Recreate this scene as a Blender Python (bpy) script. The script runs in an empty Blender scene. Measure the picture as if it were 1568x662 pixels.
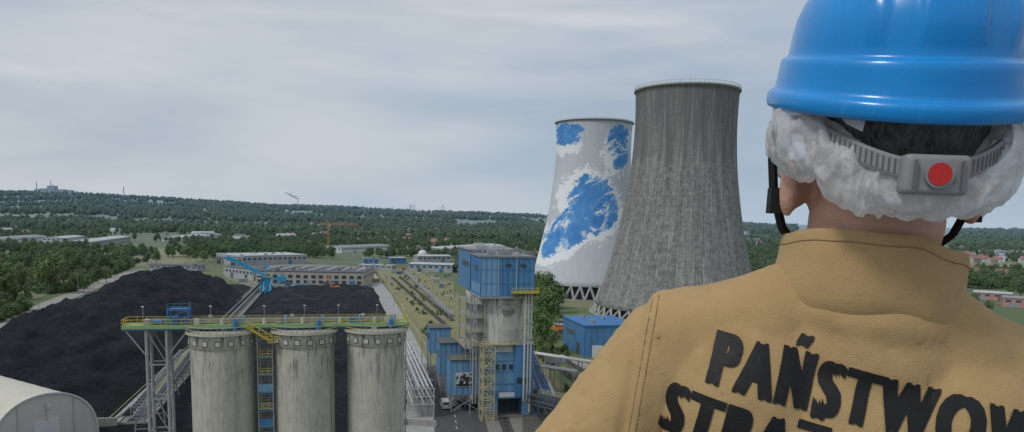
import bpy, bmesh, math, random
from mathutils import Vector, Matrix, noise, Euler
from mathutils.bvhtree import BVHTree
random.seed(7)
R=math.radians
scene=bpy.context.scene
scene.view_settings.view_transform='Standard'
scene.view_settings.look='None'
scene.view_settings.exposure=0
CAMH=50.0
# ------------------------------------------------------------------ camera
cam=bpy.data.cameras.new('camera'); camo=bpy.data.objects.new('camera',cam)
scene.collection.objects.link(camo); scene.camera=camo
F=1130.0
cam.sensor_fit='HORIZONTAL'; cam.sensor_width=36; cam.lens=36*F/1568
cam.shift_y=0.0906; cam.clip_start=0.05; cam.clip_end=80000
MC=Matrix.Translation((0,0,CAMH))@Matrix.Rotation(R(90-7),4,'X')@Matrix.Rotation(R(1.2),4,'Z')
camo.matrix_world=MC
# frame pixel coordinates cast through the camera -> ground / world points
R3=MC.to_3x3()
def ray(x,y): return R3@Vector((x-784,473-y,-F))
def G(x,y,z=0.0):
    d=ray(x,y); t=(z-CAMH)/d.z
    return Vector((d.x*t,d.y*t,z))
def AY(x,y,Y):
    d=ray(x,y); t=Y/d.y
    return Vector((d.x*t,Y,CAMH+d.z*t))
R3I=R3.inverted()
def proj(p):
    q=R3I@(Vector(p)-Vector((0,0,CAMH)))
    if q.z>=0: return (-9999,-9999)
    return (784+F*q.x/-q.z, 473-F*q.y/-q.z)
# ------------------------------------------------------------------ materials
HG=bpy.data.node_groups.new('painted_haze','ShaderNodeTree')  # distance haze painted into base colours, growing with distance from the origin
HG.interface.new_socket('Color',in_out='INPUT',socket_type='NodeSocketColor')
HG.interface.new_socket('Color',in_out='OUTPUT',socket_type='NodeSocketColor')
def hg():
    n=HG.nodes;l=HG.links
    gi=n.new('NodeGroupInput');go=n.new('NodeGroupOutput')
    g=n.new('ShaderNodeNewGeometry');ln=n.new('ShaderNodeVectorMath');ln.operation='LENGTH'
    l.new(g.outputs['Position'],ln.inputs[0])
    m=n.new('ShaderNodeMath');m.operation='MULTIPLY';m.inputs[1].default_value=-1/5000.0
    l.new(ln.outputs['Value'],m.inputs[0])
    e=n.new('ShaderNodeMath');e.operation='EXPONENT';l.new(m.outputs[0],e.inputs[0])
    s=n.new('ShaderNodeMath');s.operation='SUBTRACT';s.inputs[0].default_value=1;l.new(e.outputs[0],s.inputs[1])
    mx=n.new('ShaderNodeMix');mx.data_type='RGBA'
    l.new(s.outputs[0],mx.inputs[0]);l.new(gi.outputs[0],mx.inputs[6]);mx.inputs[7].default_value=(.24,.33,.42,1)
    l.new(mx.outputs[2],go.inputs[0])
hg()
class M:
    def __init__(s,name):
        s.m=bpy.data.materials.new(name); s.m.use_nodes=True
        s.n=s.m.node_tree.nodes; s.l=s.m.node_tree.links
        s.b=s.n['Principled BSDF']
    def node(s,t,**k):
        x=s.n.new(t)
        for a,b in k.items(): setattr(x,a,b)
        return x
    def link(s,a,b): s.l.new(a,b)
    def math(s,op,a,b=None,c=None):
        x=s.n.new('ShaderNodeMath'); x.operation=op
        for i,v in enumerate((a,b,c)):
            if v is None: continue
            if isinstance(v,(int,float)): x.inputs[i].default_value=v
            else: s.l.new(v,x.inputs[i])
        return x.outputs[0]
    def mix(s,f,a,b,mode='MIX'):
        x=s.n.new('ShaderNodeMix'); x.data_type='RGBA'; x.blend_type=mode
        for i,v in ((0,f),(6,a),(7,b)):
            if isinstance(v,(int,float)): x.inputs[i].default_value=v
            elif isinstance(v,tuple): x.inputs[i].default_value=(v[0],v[1],v[2],1)
            else: s.l.new(v,x.inputs[i])
        return x.outputs[2]
    def coord(s,kind='Object',sc=(1,1,1)):
        t=s.n.new('ShaderNodeTexCoord'); mp=s.n.new('ShaderNodeMapping'); mp.inputs['Scale'].default_value=sc
        s.l.new(t.outputs[kind],mp.inputs[0]); return mp.outputs[0]
    def wpos(s,sc=(1,1,1),rz=0):
        t=s.n.new('ShaderNodeNewGeometry'); mp=s.n.new('ShaderNodeMapping'); mp.inputs['Scale'].default_value=sc; mp.inputs['Rotation'].default_value=(0,0,rz)
        s.l.new(t.outputs['Position'],mp.inputs[0]); return mp.outputs[0]
    def noise(s,vec,scale,detail=4,rough=.55,lo=.35,hi=.65,dist=0):
        x=s.n.new('ShaderNodeTexNoise'); x.inputs['Scale'].default_value=scale; x.inputs['Detail'].default_value=detail
        x.inputs['Roughness'].default_value=rough; x.inputs['Distortion'].default_value=dist
        s.l.new(vec,x.inputs['Vector'])
        r=s.n.new('ShaderNodeMapRange'); r.inputs[1].default_value=lo; r.inputs[2].default_value=hi
        s.l.new(x.outputs['Fac'],r.inputs[0]); return r.outputs[0]
    def bump(s,h,strength=.3,dist=.05):
        x=s.n.new('ShaderNodeBump'); x.inputs['Strength'].default_value=strength; x.inputs['Distance'].default_value=dist
        s.l.new(h,x.inputs['Height']); s.l.new(x.outputs[0],s.b.inputs['Normal'])
    def out(s,c,rough=.8,haze=True,metal=0,spec=.3):
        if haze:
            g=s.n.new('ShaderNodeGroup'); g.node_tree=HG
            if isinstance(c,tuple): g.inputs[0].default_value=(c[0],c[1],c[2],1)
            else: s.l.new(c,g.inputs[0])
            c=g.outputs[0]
        if isinstance(c,tuple): s.b.inputs['Base Color'].default_value=(c[0],c[1],c[2],1)
        else: s.l.new(c,s.b.inputs['Base Color'])
        if isinstance(rough,(int,float)): s.b.inputs['Roughness'].default_value=rough
        else: s.l.new(rough,s.b.inputs['Roughness'])
        s.b.inputs['Metallic'].default_value=metal
        s.b.inputs['Specular IOR Level'].default_value=spec
        return s.m
def dk(c,k): return (c[0]*k,c[1]*k,c[2]*k)
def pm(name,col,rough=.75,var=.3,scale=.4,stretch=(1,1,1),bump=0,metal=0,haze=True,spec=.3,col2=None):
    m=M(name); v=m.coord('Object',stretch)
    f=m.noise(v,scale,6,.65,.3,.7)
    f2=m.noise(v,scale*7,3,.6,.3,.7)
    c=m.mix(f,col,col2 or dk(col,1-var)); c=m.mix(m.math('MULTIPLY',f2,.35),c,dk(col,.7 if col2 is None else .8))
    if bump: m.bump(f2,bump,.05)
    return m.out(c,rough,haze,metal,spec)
YEL=pm('yellow_paint',(.64,.51,.07),.5,.3,2)
YEL2=pm('pale_yellow_paint',(.60,.55,.30),.5,.3,2)
GRN=pm('green_deck_paint',(.20,.40,.11),.6,.4,1.2,col2=(.32,.36,.26))
BLU=pm('blue_cladding',(.095,.265,.53),.45,.35,.5,(1,1,.1))
BLU2=pm('pale_blue_cladding',(.20,.40,.62),.45,.35,.5,(1,1,.1))
BLUS=pm('blue_steel',(.05,.20,.46),.5,.3,1)
CYAN=pm('cyan_machine_paint',(.03,.38,.65),.5,.2,1)
STEEL=pm('grey_steel',(.33,.35,.37),.5,.3,1)
DSTEEL=pm('dark_steel',(.09,.10,.11),.6,.35,1)
WPIPE=pm('pale_pipe',(.56,.57,.56),.5,.3,1)
WHITE=pm('white_paint',(.72,.73,.74),.5,.15,.3)
DARKR=pm('dark_roof_felt',(.11,.12,.13),.85,.4,.15)
GREYR=pm('grey_roof',(.28,.29,.31),.7,.35,.1)
LROOF=pm('light_roof',(.52,.53,.54),.6,.3,.1)
BEIGE=pm('beige_wall',(.50,.46,.38),.85,.3,.2)
WALLG=pm('grey_wall',(.44,.45,.45),.85,.3,.2)
GLASS=pm('window_glass',(.05,.065,.08),.15,.3,.5,spec=.6)
RED=pm('red_tile_roof',(.34,.11,.07),.8,.3,.5)
PINK=pm('pink_wall',(.50,.28,.24),.8,.2,.3)
ORANGE=pm('orange_paint',(.75,.24,.04),.5,.15,1)
RUBBER=pm('rubber',(.02,.02,.02),.8,.2,3)
REDP=pm('red_paint',(.6,.03,.03),.4,.1,3)
BRICKB=pm('brown_rust',(.18,.11,.07),.85,.4,.4)
BARK=pm('bark',(.10,.075,.05),.9,.4,2)
def concrete(name,base,top):
    m=M(name); v=m.coord('Object'); sep=m.node('ShaderNodeSeparateXYZ'); m.link(v,sep.inputs[0])
    oi=m.node('ShaderNodeObjectInfo')
    ang=m.math('ARCTAN2',sep.outputs[1],sep.outputs[0])
    cmb=m.node('ShaderNodeCombineXYZ'); m.link(m.math('MULTIPLY',ang,5.0),cmb.inputs[0]); m.link(m.math('MULTIPLY',sep.outputs[2],.10),cmb.inputs[1]); m.link(m.math('MULTIPLY',oi.outputs['Random'],50.0),cmb.inputs[2])
    st=m.noise(cmb.outputs[0],2.0,6,.7,.50,.63)
    st2=m.noise(cmb.outputs[0],5.5,4,.6,.43,.66)
    hgt=m.node('ShaderNodeMapRange'); m.link(sep.outputs[2],hgt.inputs[0]); hgt.inputs[1].default_value=top-13; hgt.inputs[2].default_value=top-1
    hf=m.math('ADD',m.math('MULTIPLY',hgt.outputs[0],.85),.18)
    big=m.noise(v,.25,5,.6,.3,.7); fine=m.noise(v,3,4,.7,.3,.7)
    c=m.mix(big,base,dk(base,.76)); c=m.mix(m.math('MULTIPLY',fine,.3),c,dk(base,.65))
    c=m.mix(m.math('MULTIPLY',st2,.45),c,(.25,.24,.20))
    c=m.mix(m.math('MULTIPLY',st,m.math('MINIMUM',hf,1.0)),c,(.08,.075,.06))
    w=m.math('FRACT',m.math('MULTIPLY',sep.outputs[2],1/2.4)); jl=m.math('LESS_THAN',w,.035)
    c=m.mix(m.math('MULTIPLY',jl,.3),c,dk(base,.5))
    m.bump(fine,.25,.05)
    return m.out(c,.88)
CONC=concrete('silo_concrete',(.54,.53,.485),30)
CONCB=concrete('bunker_concrete',(.64,.64,.61),31)
PCONC=pm('pale_concrete',(.40,.395,.37),.9,.35,.12,bump=.1)
# ------------------------------------------------------------------ mesh builder
class MB:
    def __init__(s): s.v=[];s.f=[];s.m=[];s.sm=[];s.mats=[]
    def mi(s,mat):
        if mat not in s.mats: s.mats.append(mat)
        return s.mats.index(mat)
    def add(s,vs,fs,mat,smooth=False):
        o=len(s.v); s.v+=[tuple(v) for v in vs]; k=s.mi(mat)
        for f in fs: s.f.append([i+o for i in f]); s.m.append(k); s.sm.append(smooth)
    def bx(s,x0,x1,y0,y1,z0,z1,mat):
        v=[(x0,y0,z0),(x1,y0,z0),(x1,y1,z0),(x0,y1,z0),(x0,y0,z1),(x1,y0,z1),(x1,y1,z1),(x0,y1,z1)]
        s.add(v,[(0,3,2,1),(4,5,6,7),(0,1,5,4),(1,2,6,5),(2,3,7,6),(3,0,4,7)],mat)
    def tube(s,p0,p1,r0,mat,r1=None,n=8,smooth=True):
        p0=Vector(p0);p1=Vector(p1); r1=r0 if r1 is None else r1
        d=(p1-p0)
        if d.length<1e-6: return
        q=d.to_track_quat('Z','Y').to_matrix(); off=math.pi/4 if n==4 else 0
        a=[p0+q@Vector((math.cos(off+2*math.pi*i/n)*r0,math.sin(off+2*math.pi*i/n)*r0,0)) for i in range(n)]
        b=[p1+q@Vector((math.cos(off+2*math.pi*i/n)*r1,math.sin(off+2*math.pi*i/n)*r1,0)) for i in range(n)]
        s.add(a+b,[(i,(i+1)%n,n+(i+1)%n,n+i) for i in range(n)],mat,smooth and n>4)
        s.add(a,[tuple(reversed(range(n)))],mat); s.add(b,[tuple(range(n))],mat)
    def beam(s,p0,p1,w,mat): s.tube(p0,p1,w*.7071,mat,n=4)
    def lathe(s,prof,mat,n=64,cx=0,cy=0,smooth=True):
        vs=[];fs=[]
        for r,z in prof:
            for i in range(n):
                a=2*math.pi*i/n; vs.append((cx+r*math.cos(a),cy+r*math.sin(a),z))
        for k in range(len(prof)-1):
            for i in range(n):
                j=(i+1)%n; fs.append((k*n+i,k*n+j,(k+1)*n+j,(k+1)*n+i))
        s.add(vs,fs,mat,smooth)
    def disc(s,r,z,mat,n=64,cx=0,cy=0):
        s.add([(cx+r*math.cos(2*math.pi*i/n),cy+r*math.sin(2*math.pi*i/n),z) for i in range(n)],[tuple(range(n))],mat)
    def rail(s,pts,mat,h=1.15,sp=1.6,w=.07):
        pts=[Vector(p) for p in pts]
        for a,b in zip(pts[:-1],pts[1:]):
            for hh in (h,h*.5): s.beam(a+Vector((0,0,hh)),b+Vector((0,0,hh)),w,mat)
            s.beam(a+Vector((0,0,.08)),b+Vector((0,0,.08)),w*1.4,mat)
            n=max(1,int((b-a).length/sp))
            for i in range(n+1):
                p=a.lerp(b,i/n); s.beam(p,p+Vector((0,0,h)),w,mat)
    def lattice(s,x0,x1,y0,y1,z0,z1,step,mat,w=.2,floors=None,railm=None):
        for x in (x0,x1):
            for y in (y0,y1): s.beam((x,y,z0),(x,y,z1),w,mat)
        n=max(1,round((z1-z0)/step)); st=(z1-z0)/n
        for i in range(n+1):
            z=z0+i*st
            for a,b in (((x0,y0),(x1,y0)),((x1,y0),(x1,y1)),((x1,y1),(x0,y1)),((x0,y1),(x0,y0))):
                s.beam((*a,z),(*b,z),w*.8,mat)
                if i<n:
                    if i%2: s.beam((*a,z),(*b,z+st),w*.6,mat)
                    else: s.beam((*b,z),(*a,z+st),w*.6,mat)
    def mesh(s,name):
        me=bpy.data.meshes.new(name); me.from_pydata(s.v,[],s.f)
        for m in s.mats: me.materials.append(m)
        me.polygons.foreach_set('material_index',s.m); me.polygons.foreach_set('use_smooth',s.sm); me.update(); return me
    def obj(s,name,loc=(0,0,0),yaw=0):
        o=bpy.data.objects.new(name,s.mesh(name)); o.location=loc; o.rotation_euler=(0,0,yaw)
        scene.collection.objects.link(o); return o
def sstep(a,b,x):
    t=max(0,min(1,(x-a)/(b-a))); return t*t*(3-2*t)
# ------------------------------------------------------------------ fireman
ORG=AY(1342,398,.79)
MM=Matrix.Translation(ORG)@Matrix.Rotation(R(-12),4,'Z')@Matrix.Rotation(R(6),4,'Y')
MH=Matrix.Translation(AY(1362,215,.785))@Matrix.Rotation(R(-8),4,'Z')@Matrix.Rotation(R(1.5),4,'Y')
fm=bpy.data.objects.new('fireman',None); fm.matrix_world=MM; scene.collection.objects.link(fm)
def child(me,name,mw):
    o=bpy.data.objects.new(name,me); scene.collection.objects.link(o); o.parent=fm; o.matrix_parent_inverse=MM.inverted(); o.matrix_basis=mw; return o
H2M=MM.inverted()@MH
_t=bmesh.new(); bmesh.ops.create_icosphere(_t,subdivisions=3,radius=1); ICOV=[v.co.copy() for v in _t.verts]; ICOF=[[v.index for v in f.verts] for f in _t.faces]; _t.free()
def blend(name,ells,caps,vox,it):
    vs=[];fs=[]
    def put(mt):
        o=len(vs); vs.extend([tuple(mt@v) for v in ICOV]); fs.extend([[i+o for i in f] for f in ICOF])
    for c,r,*rot in ells:
        e=Euler(rot[0]).to_matrix().to_4x4() if rot else Matrix.Identity(4)
        pre=rot[1] if len(rot)>1 else Matrix.Identity(4)
        put(pre@Matrix.Translation(c)@e@Matrix.Diagonal((*r,1)))
    for p0,r0,p1,r1 in caps:
        p0=Vector(p0);p1=Vector(p1); k=max(2,int((p1-p0).length/(min(r0,r1)*.3))+1)
        for i in range(k+1):
            t=i/k; put(Matrix.Translation(p0.lerp(p1,t))@Matrix.Scale(r0+(r1-r0)*t,4))
    me=bpy.data.meshes.new(name); me.from_pydata(vs,[],fs)
    o=bpy.data.objects.new(name+'_tmp',me); scene.collection.objects.link(o)
    a=o.modifiers.new('r','REMESH'); a.mode='VOXEL'; a.voxel_size=vox; a.use_smooth_shade=True
    b=o.modifiers.new('s','SMOOTH'); b.iterations=it; b.factor=.5
    dg=bpy.context.evaluated_depsgraph_get(); res=bpy.data.meshes.new_from_object(o.evaluated_get(dg)); res.name=name
    bpy.data.objects.remove(o)
    res.polygons.foreach_set('use_smooth',[True]*len(res.polygons))
    return res
def capH(p): return H2M@Vector(p)
def skinmat():
    m=M('skin'); v=m.coord('Object'); n1=m.noise(v,25,4,.6,.3,.7); n2=m.noise(v,300,3,.6,.3,.7); n3=m.noise(m.coord('Object',(1,1,6)),14,4,.6,.45,.7)
    c=m.mix(n1,(.50,.29,.21),(.57,.35,.26)); c=m.mix(m.math('MULTIPLY',n2,.3),c,(.40,.20,.14)); c=m.mix(m.math('MULTIPLY',n3,.25),c,(.42,.19,.13)); m.bump(m.math('ADD',n2,m.math('MULTIPLY',n3,.8)),.3,.0012)
    m.b.inputs['Subsurface Weight'].default_value=.1; m.b.inputs['Subsurface Radius'].default_value=(.01,.004,.002); m.b.inputs['Subsurface Scale'].default_value=.5
    return m.out(c,.5,False,0,.35)
SKIN=skinmat()
ells=[]; caps=[]
for c,r in (((0,0.0,.035),(.079,.100,.098)),((0,.035,-.035),(.068,.072,.085)),((0,.055,-.085),(.048,.05,.04)),((0,.108,-.045),(.013,.018,.022)),((-.093,.012,-.052),(.010,.018,.033)),((-.082,.020,-.052),(.012,.014,.022)),((.093,.012,-.052),(.010,.018,.033)),((.082,.020,-.052),(.012,.014,.022)),((0,.098,-.082),(.024,.012,.008)),((-.03,.092,-.01),(.022,.012,.008)),((.03,.092,-.01),(.022,.012,.008)),((0,-.008,-.045),(.064,.064,.045))):
    ells.append((c,r,(0,0,0),H2M))
caps.append(((0,.050,-.07),.064,tuple(capH((0,.018,-.085))),.068))
caps.append(((0,.050,-.07),.064,tuple(capH((0,.012,-.01))),.066))
HANDS=((-1,.20,-.455),(1,.33,-.40))
for s,hy,hz in HANDS:
    wr=Vector((s*.315,hy-.075,hz+.035)); pal=Vector((s*.305,hy-.005,hz+.035))
    caps.append((tuple(wr-Vector((0,.08,-.02))),.03,tuple(wr),.027)); ells.append((tuple(pal),(.042,.05,.016)))
    for k,(off,ln) in enumerate(((-.032,.9),(-.011,1.0),(.011,.95),(.032,.75))):
        b=pal+Vector((off,.035,0)); c1=b+Vector((0,.035*ln,-.008)); c2=c1+Vector((0,.012,-.028*ln)); c3=c2+Vector((0,-.02,-.018*ln))
        caps+=[(tuple(b),.0095,tuple(c1),.009),(tuple(c1),.009,tuple(c2),.0085),(tuple(c2),.0085,tuple(c3),.008)]
    tb=pal+Vector((-s*.035,-.015,-.005)); t1=tb+Vector((-s*.025,.03,-.02)); t2=t1+Vector((0,.02,-.022)); caps+=[(tuple(tb),.012,tuple(t1),.010),(tuple(t1),.010,tuple(t2),.009)]
me=blend('body',ells,caps,.005,4); me.materials.append(SKIN); child(me,'body',MM)
eb=MB(); eyem=pm('eye_white',(.8,.8,.78),.2,.05,5,haze=False); dark=pm('dark_hair',(.018,.015,.013),.55,.4,60,(1,1,.2),bump=.4,haze=False)
for s in (-1,1):
    eb.tube((s*.03,.090,-.026),(s*.03,.1035,-.026),.013,eyem,.010,n=14); eb.tube((s*.03,.103,-.026),(s*.03,.105,-.026),.0055,dark,n=12); eb.beam((s*.015,.103,-.006),(s*.048,.096,-.006),.006,dark)
child(eb.mesh('eyes'),'eyes',MH)
# shirt
ells=[((0,.035,-.28),(.190,.128,.24)),((0,.04,-.46),(.175,.13,.20)),((-.105,.025,-.19),(.110,.105,.13)),((.105,.025,-.19),(.110,.105,.13)),((0,.03,-.11),(.12,.096,.08)),((0,.030,-.066),(.100,.096,.048))]
caps=[]
for s,hy,hz in HANDS:
    caps.append(((s*.045,.025,-.074),.060,(s*.185,.03,-.130),.068))
    caps.append(((s*.03,.03,-.055),.060,(s*.10,.02,-.095),.064))
    el=Vector((s*.335,-.01,-.365)); caps.append(((s*.188,.03,-.135),.068,tuple(el),.056))
    caps.append((tuple(el),.055,(s*.32,hy-.12,hz+.05),.040))
sh=blend('shirt',ells,caps,.005,12)
SX=.236
def rdg(p,sh=.12):
    a=noise.noise(p); return 1-2*math.sqrt(a*a+sh*sh*.25)
def fold(co):
    x,y,z=co
    w=.0042*rdg(Vector((x*7+z*5,y*6,z*4-x*3)))
    w+=.0024*rdg(Vector((x*15+z*11,y*12,z*8-x*5)))
    ax=abs(x)
    w+=.0035*rdg(Vector((ax*8+z*3,y*7,z*20-ax*15)),.25)*sstep(.20,.30,ax)
    # fold bunches radiating from the armpit
    w+=.0022*rdg(Vector((ax*20+z*16,3.3,z*7-ax*5)),.2)*math.exp(-(((ax-.17)/.05)**2+((z+.27)/.08)**2))
    d=ax-SX+.02*(z+.2)
    if -.45<z<-.03: w+=-.0045*math.exp(-(d/.006)**2)+.0028*math.exp(-((d+.013)/.008)**2)
    dd=ax-.185-.15*(z+.3)
    if -.5<z<-.14: w+=.0024*math.exp(-(dd/.010)**2)*sstep(-.14,-.2,z)
    return w
for v in sh.vertices: v.co+=v.normal*fold(v.co.copy())
def clothmat():
    m=M('sand_cotton'); v=m.coord('Object'); n1=m.noise(v,5,5,.6,.3,.7); n2=m.noise(v,900,2,.5,.3,.7); n3=m.noise(v,40,5,.7,.3,.7); n4=m.noise(v,16,6,.7,.52,.68)
    c=m.mix(n1,(.50,.345,.17),(.43,.29,.138)); c=m.mix(m.math('MULTIPLY',n2,.25),c,(.34,.225,.105)); c=m.mix(m.math('MULTIPLY',n3,.18),c,(.30,.195,.09)); c=m.mix(m.math('MULTIPLY',n4,.22),c,(.27,.175,.085))
    sep=m.node('ShaderNodeVectorMath'); sep.operation='DISTANCE'; m.link(v,sep.inputs[0]); sep.inputs[1].default_value=(-.145,-.06,-.105)
    f=m.node('ShaderNodeMapRange'); m.link(m.math('ADD',sep.outputs['Value'],m.math('MULTIPLY',n3,.012)),f.inputs[0]); f.inputs[1].default_value=.036; f.inputs[2].default_value=.022
    c=m.mix(m.math('MULTIPLY',f.outputs[0],.35),c,(.26,.155,.065))
    m.bump(m.math('ADD',m.math('MULTIPLY',n3,1.8),n2),.45,.0013)
    m.b.inputs['Sheen Weight'].default_value=.1
    return m.out(c,.88,False,0,.12)
CLOTH=clothmat(); sh.materials.append(CLOTH); shirt=child(sh,'shirt',MM)
bvh=BVHTree.FromPolygons([v.co.copy() for v in sh.vertices],[list(p.vertices) for p in sh.polygons])
def onback(x,z,off=.001):
    h=bvh.ray_cast(Vector((x,-.6,z)),Vector((0,1,0)))
    if h[0] is None: return None
    return h[0]+h[1]*off if h[1].y<0 else h[0]-h[1]*off
SEAM=pm('seam_thread',(.30,.195,.095),.9,.2,50,haze=False)
sm=MB()
def seamline(pts,r=.0008):
    pr=None
    for (x,z) in pts:
        p=onback(x,z,.0002)
        if p and pr and (p-pr).length<.02: sm.tube(pr,p,r,SEAM,n=5)
        pr=p
for s in (-1,1):
    for o in (0,.007): seamline([(s*(SX-.007-o-.02*(z+.2)),z) for z in [-.06-.36*i/90 for i in range(91)]],.0006)
child(sm.mesh('seams'),'seams',MM)
def collar():
    n=120; rows=[(-.062,.092,.078),(-.048,.1010,.0905),(-.034,.1025,.0945),(-.012,.0980,.0930),(.006,.0955,.0915),(.020,.0950,.0910),(.030,.0945,.0905),(.0335,.0925,.0885),(.031,.0895,.0855),(.012,.087,.083),(-.02,.085,.081)]
    vs=[];fs=[]
    for (z,a,b) in rows:
        for i in range(n):
            t=2*math.pi*i/n; ca,sa=math.cos(t),math.sin(t)
            w=1+.012*math.sin(t*3+1)+.016*noise.noise(Vector((ca*3,sa*3,z*25)))
            zz=z+.003*math.sin(2*t+.6)+.004*noise.noise(Vector((ca*2,sa*2,7)))
            if z>0: zz-=.016*ca*ca
            if z>0 and sa>.3: zz-=.03*(sa-.3)
            if z<-.005: zz-=.016*abs(ca)
            if sa<0: w+=(.030*math.exp(-((ca-.55-(z*4))/.09)**2)-.012*math.exp(-((ca-.36-(z*4))/.06)**2))*sstep(-.045,-.01,z)
            vs.append((a*w*ca,.028+b*w*sa,zz-.002))
    for k in range(len(rows)-1):
        for i in range(n): j=(i+1)%n; fs.append((k*n+i,k*n+j,(k+1)*n+j,(k+1)*n+i))
    mb=MB(); mb.add(vs,fs,CLOTH,True); o=child(mb.mesh('collar'),'collar',MM); s=o.modifiers.new('s','SUBSURF'); s.levels=1; s.render_levels=1
    mb=MB(); pr=None
    for i in range(n+1):
        q=Vector(vs[5*n+i%n]); q=q+Vector((q.x,q.y-.028,0)).normalized()*.0004
        if pr is not None: mb.tube(pr,q,.0005,SEAM,n=5)
        pr=q
    child(mb.mesh('collar_seam'),'collar_seam',MM)
collar()
INK=pm('black_print',(.012,.012,.013),.6,.3,90,haze=False)
def lettering(body,cx,cz,size,xs,rot,name):
    cu=bpy.data.curves.new(name,'FONT'); cu.body=body; cu.size=size; cu.space_character=1.24; cu.align_x='CENTER'; cu.resolution_u=4
    o=bpy.data.objects.new(name,cu); scene.collection.objects.link(o)
    dg=bpy.context.evaluated_depsgraph_get(); me=bpy.data.meshes.new_from_object(o.evaluated_get(dg)); bpy.data.objects.remove(o)
    bm=bmesh.new(); bm.from_mesh(me)
    for v in bm.verts: v.co.x*=xs
    xs_=[v.co.x for v in bm.verts]; ys_=[v.co.y for v in bm.verts]
    x=min(xs_)+.006
    while x<max(xs_): bmesh.ops.bisect_plane(bm,geom=bm.verts[:]+bm.edges[:]+bm.faces[:],plane_co=(x,0,0),plane_no=(1,0,0)); x+=.007
    y=min(ys_)+.006
    while y<max(ys_): bmesh.ops.bisect_plane(bm,geom=bm.verts[:]+bm.edges[:]+bm.faces[:],plane_co=(0,y,0),plane_no=(0,1,0)); y+=.007
    bm.verts.index_update(); base=[(v.co.x,v.co.y) for v in bm.verts]; fcs=[[v.index for v in f.verts] for f in bm.faces]; bm.free()
    ca,sa=math.cos(rot),math.sin(rot); mb=MB(); b=size*.030
    for k,(dx,dy) in enumerate(((-b*1.9,-b*.6),(b*1.9,-b*.6),(-b*1.9,b*.6),(b*1.9,b*.6),(-b*.8,0),(b*.8,0))):
        vs=[]
        for (u,w) in base:
            u+=dx;w+=dy; X=cx+u*ca-w*sa; Z=cz+u*sa+w*ca
            vs.append(onback(X,Z,.0015+.00005*k) or Vector((X,0,Z)))
        mb.add(vs,fcs,INK)
    child(mb.mesh(name),name,MM)
lettering('PAŃSTWOWA',.018,-.166,.075,.625,R(-6),'lettering_line_1')
lettering('STRAŻ POŻARNA',.020,-.233,.075,.625,R(-6),'lettering_line_2')
TR=pm('navy_trousers',(.02,.025,.05),.85,.3,20,haze=False)
caps=[((-.09,.04,-.60),.12,(-.115,.05,-1.0),.082),((-.115,.05,-1.0),.082,(-.125,.03,-1.45),.062),((.09,.04,-.60),.12,(.085,.05,-1.0),.082),((.085,.05,-1.0),.082,(.07,.03,-1.42),.062)]
MU=Matrix.Translation(ORG)@Matrix.Rotation(R(-12),4,'Z')
tr=blend('trousers',[((0,.04,-.58),(.17,.125,.14))],caps,.012,8); tr.materials.append(TR); child(tr,'trousers',MU)
zf=48.42-ORG.z
bt=blend('boots',[((-.125,.09,zf+.045),(.05,.14,.045)),((.07,.09,zf+.045),(.05,.14,.045))],[((-.125,.03,zf+.05),.05,(-.125,.03,zf+.22),.06),((.07,.03,zf+.05),.05,(.07,.03,zf+.22),.06)],.009,4); bt.materials.append(RUBBER); child(bt,'boots',MU)
bl=MB(); bl.lathe([(.176,-.60),(.178,-.56)],RUBBER,48,0,.04); child(bl.mesh('belt'),'belt',MU)
m=M('hair_strands'); v=m.coord('Object',(1,1,.08)); n1=m.noise(v,350,3,.6,.4,.6); n2=m.noise(m.coord('Object'),40,3,.6,.4,.7); c=m.mix(n1,(.014,.012,.012),(.085,.078,.075)); c=m.mix(m.math('MULTIPLY',n2,.4),c,(.17,.17,.175)); m.bump(n1,.6,.001); hm=m.out(c,.45,False,0,.4)
def hair():
    bm=bmesh.new(); bmesh.ops.create_icosphere(bm,subdivisions=5,radius=1,matrix=Matrix.Translation((0,-.004,.028))@Matrix.Diagonal((.086,.107,.102,1)))
    for v in bm.verts: v.co+=v.co.normalized()*.0018*noise.noise(Vector((v.co.x*260,v.co.y*160,v.co.z*25)))
    bmesh.ops.delete(bm,geom=[v for v in bm.verts if v.co.y>.04+.0 and v.co.z<.045 or v.co.z<-.062],context='VERTS')
    me=bpy.data.meshes.new('hair'); bm.to_mesh(me); bm.free(); me.materials.append(hm); [setattr(f,'use_smooth',True) for f in me.polygons]; child(me,'hair',MH)
hair()
def netmat():
    m=M('hair_net_fleece'); v=m.coord('Object'); n1=m.noise(v,70,4,.6,.3,.7,1.0); n2=m.noise(v,260,3,.6,.35,.65)
    c=m.mix(n1,(.90,.91,.93),(.80,.82,.85)); m.out(c,.85,False,0,.15); m.bump(m.math('ADD',n1,m.math('MULTIPLY',n2,.3)),.4,.002)
    tr=m.node('ShaderNodeBsdfTranslucent'); tr.inputs[0].default_value=(.90,.92,.95,1); tp_=m.node('ShaderNodeBsdfTransparent')
    a=m.node('ShaderNodeMixShader'); a.inputs[0].default_value=.5; m.link(m.b.outputs[0],a.inputs[1]); m.link(tr.outputs[0],a.inputs[2])
    b=m.node('ShaderNodeMixShader'); m.link(m.math('ADD',m.math('MULTIPLY',n1,.42),.12),b.inputs[0]); m.link(a.outputs[0],b.inputs[1]); m.link(tp_.outputs[0],b.inputs[2])
    m.link(b.outputs[0],m.n['Material Output'].inputs[0]); return m.m
NET=netmat()
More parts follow.
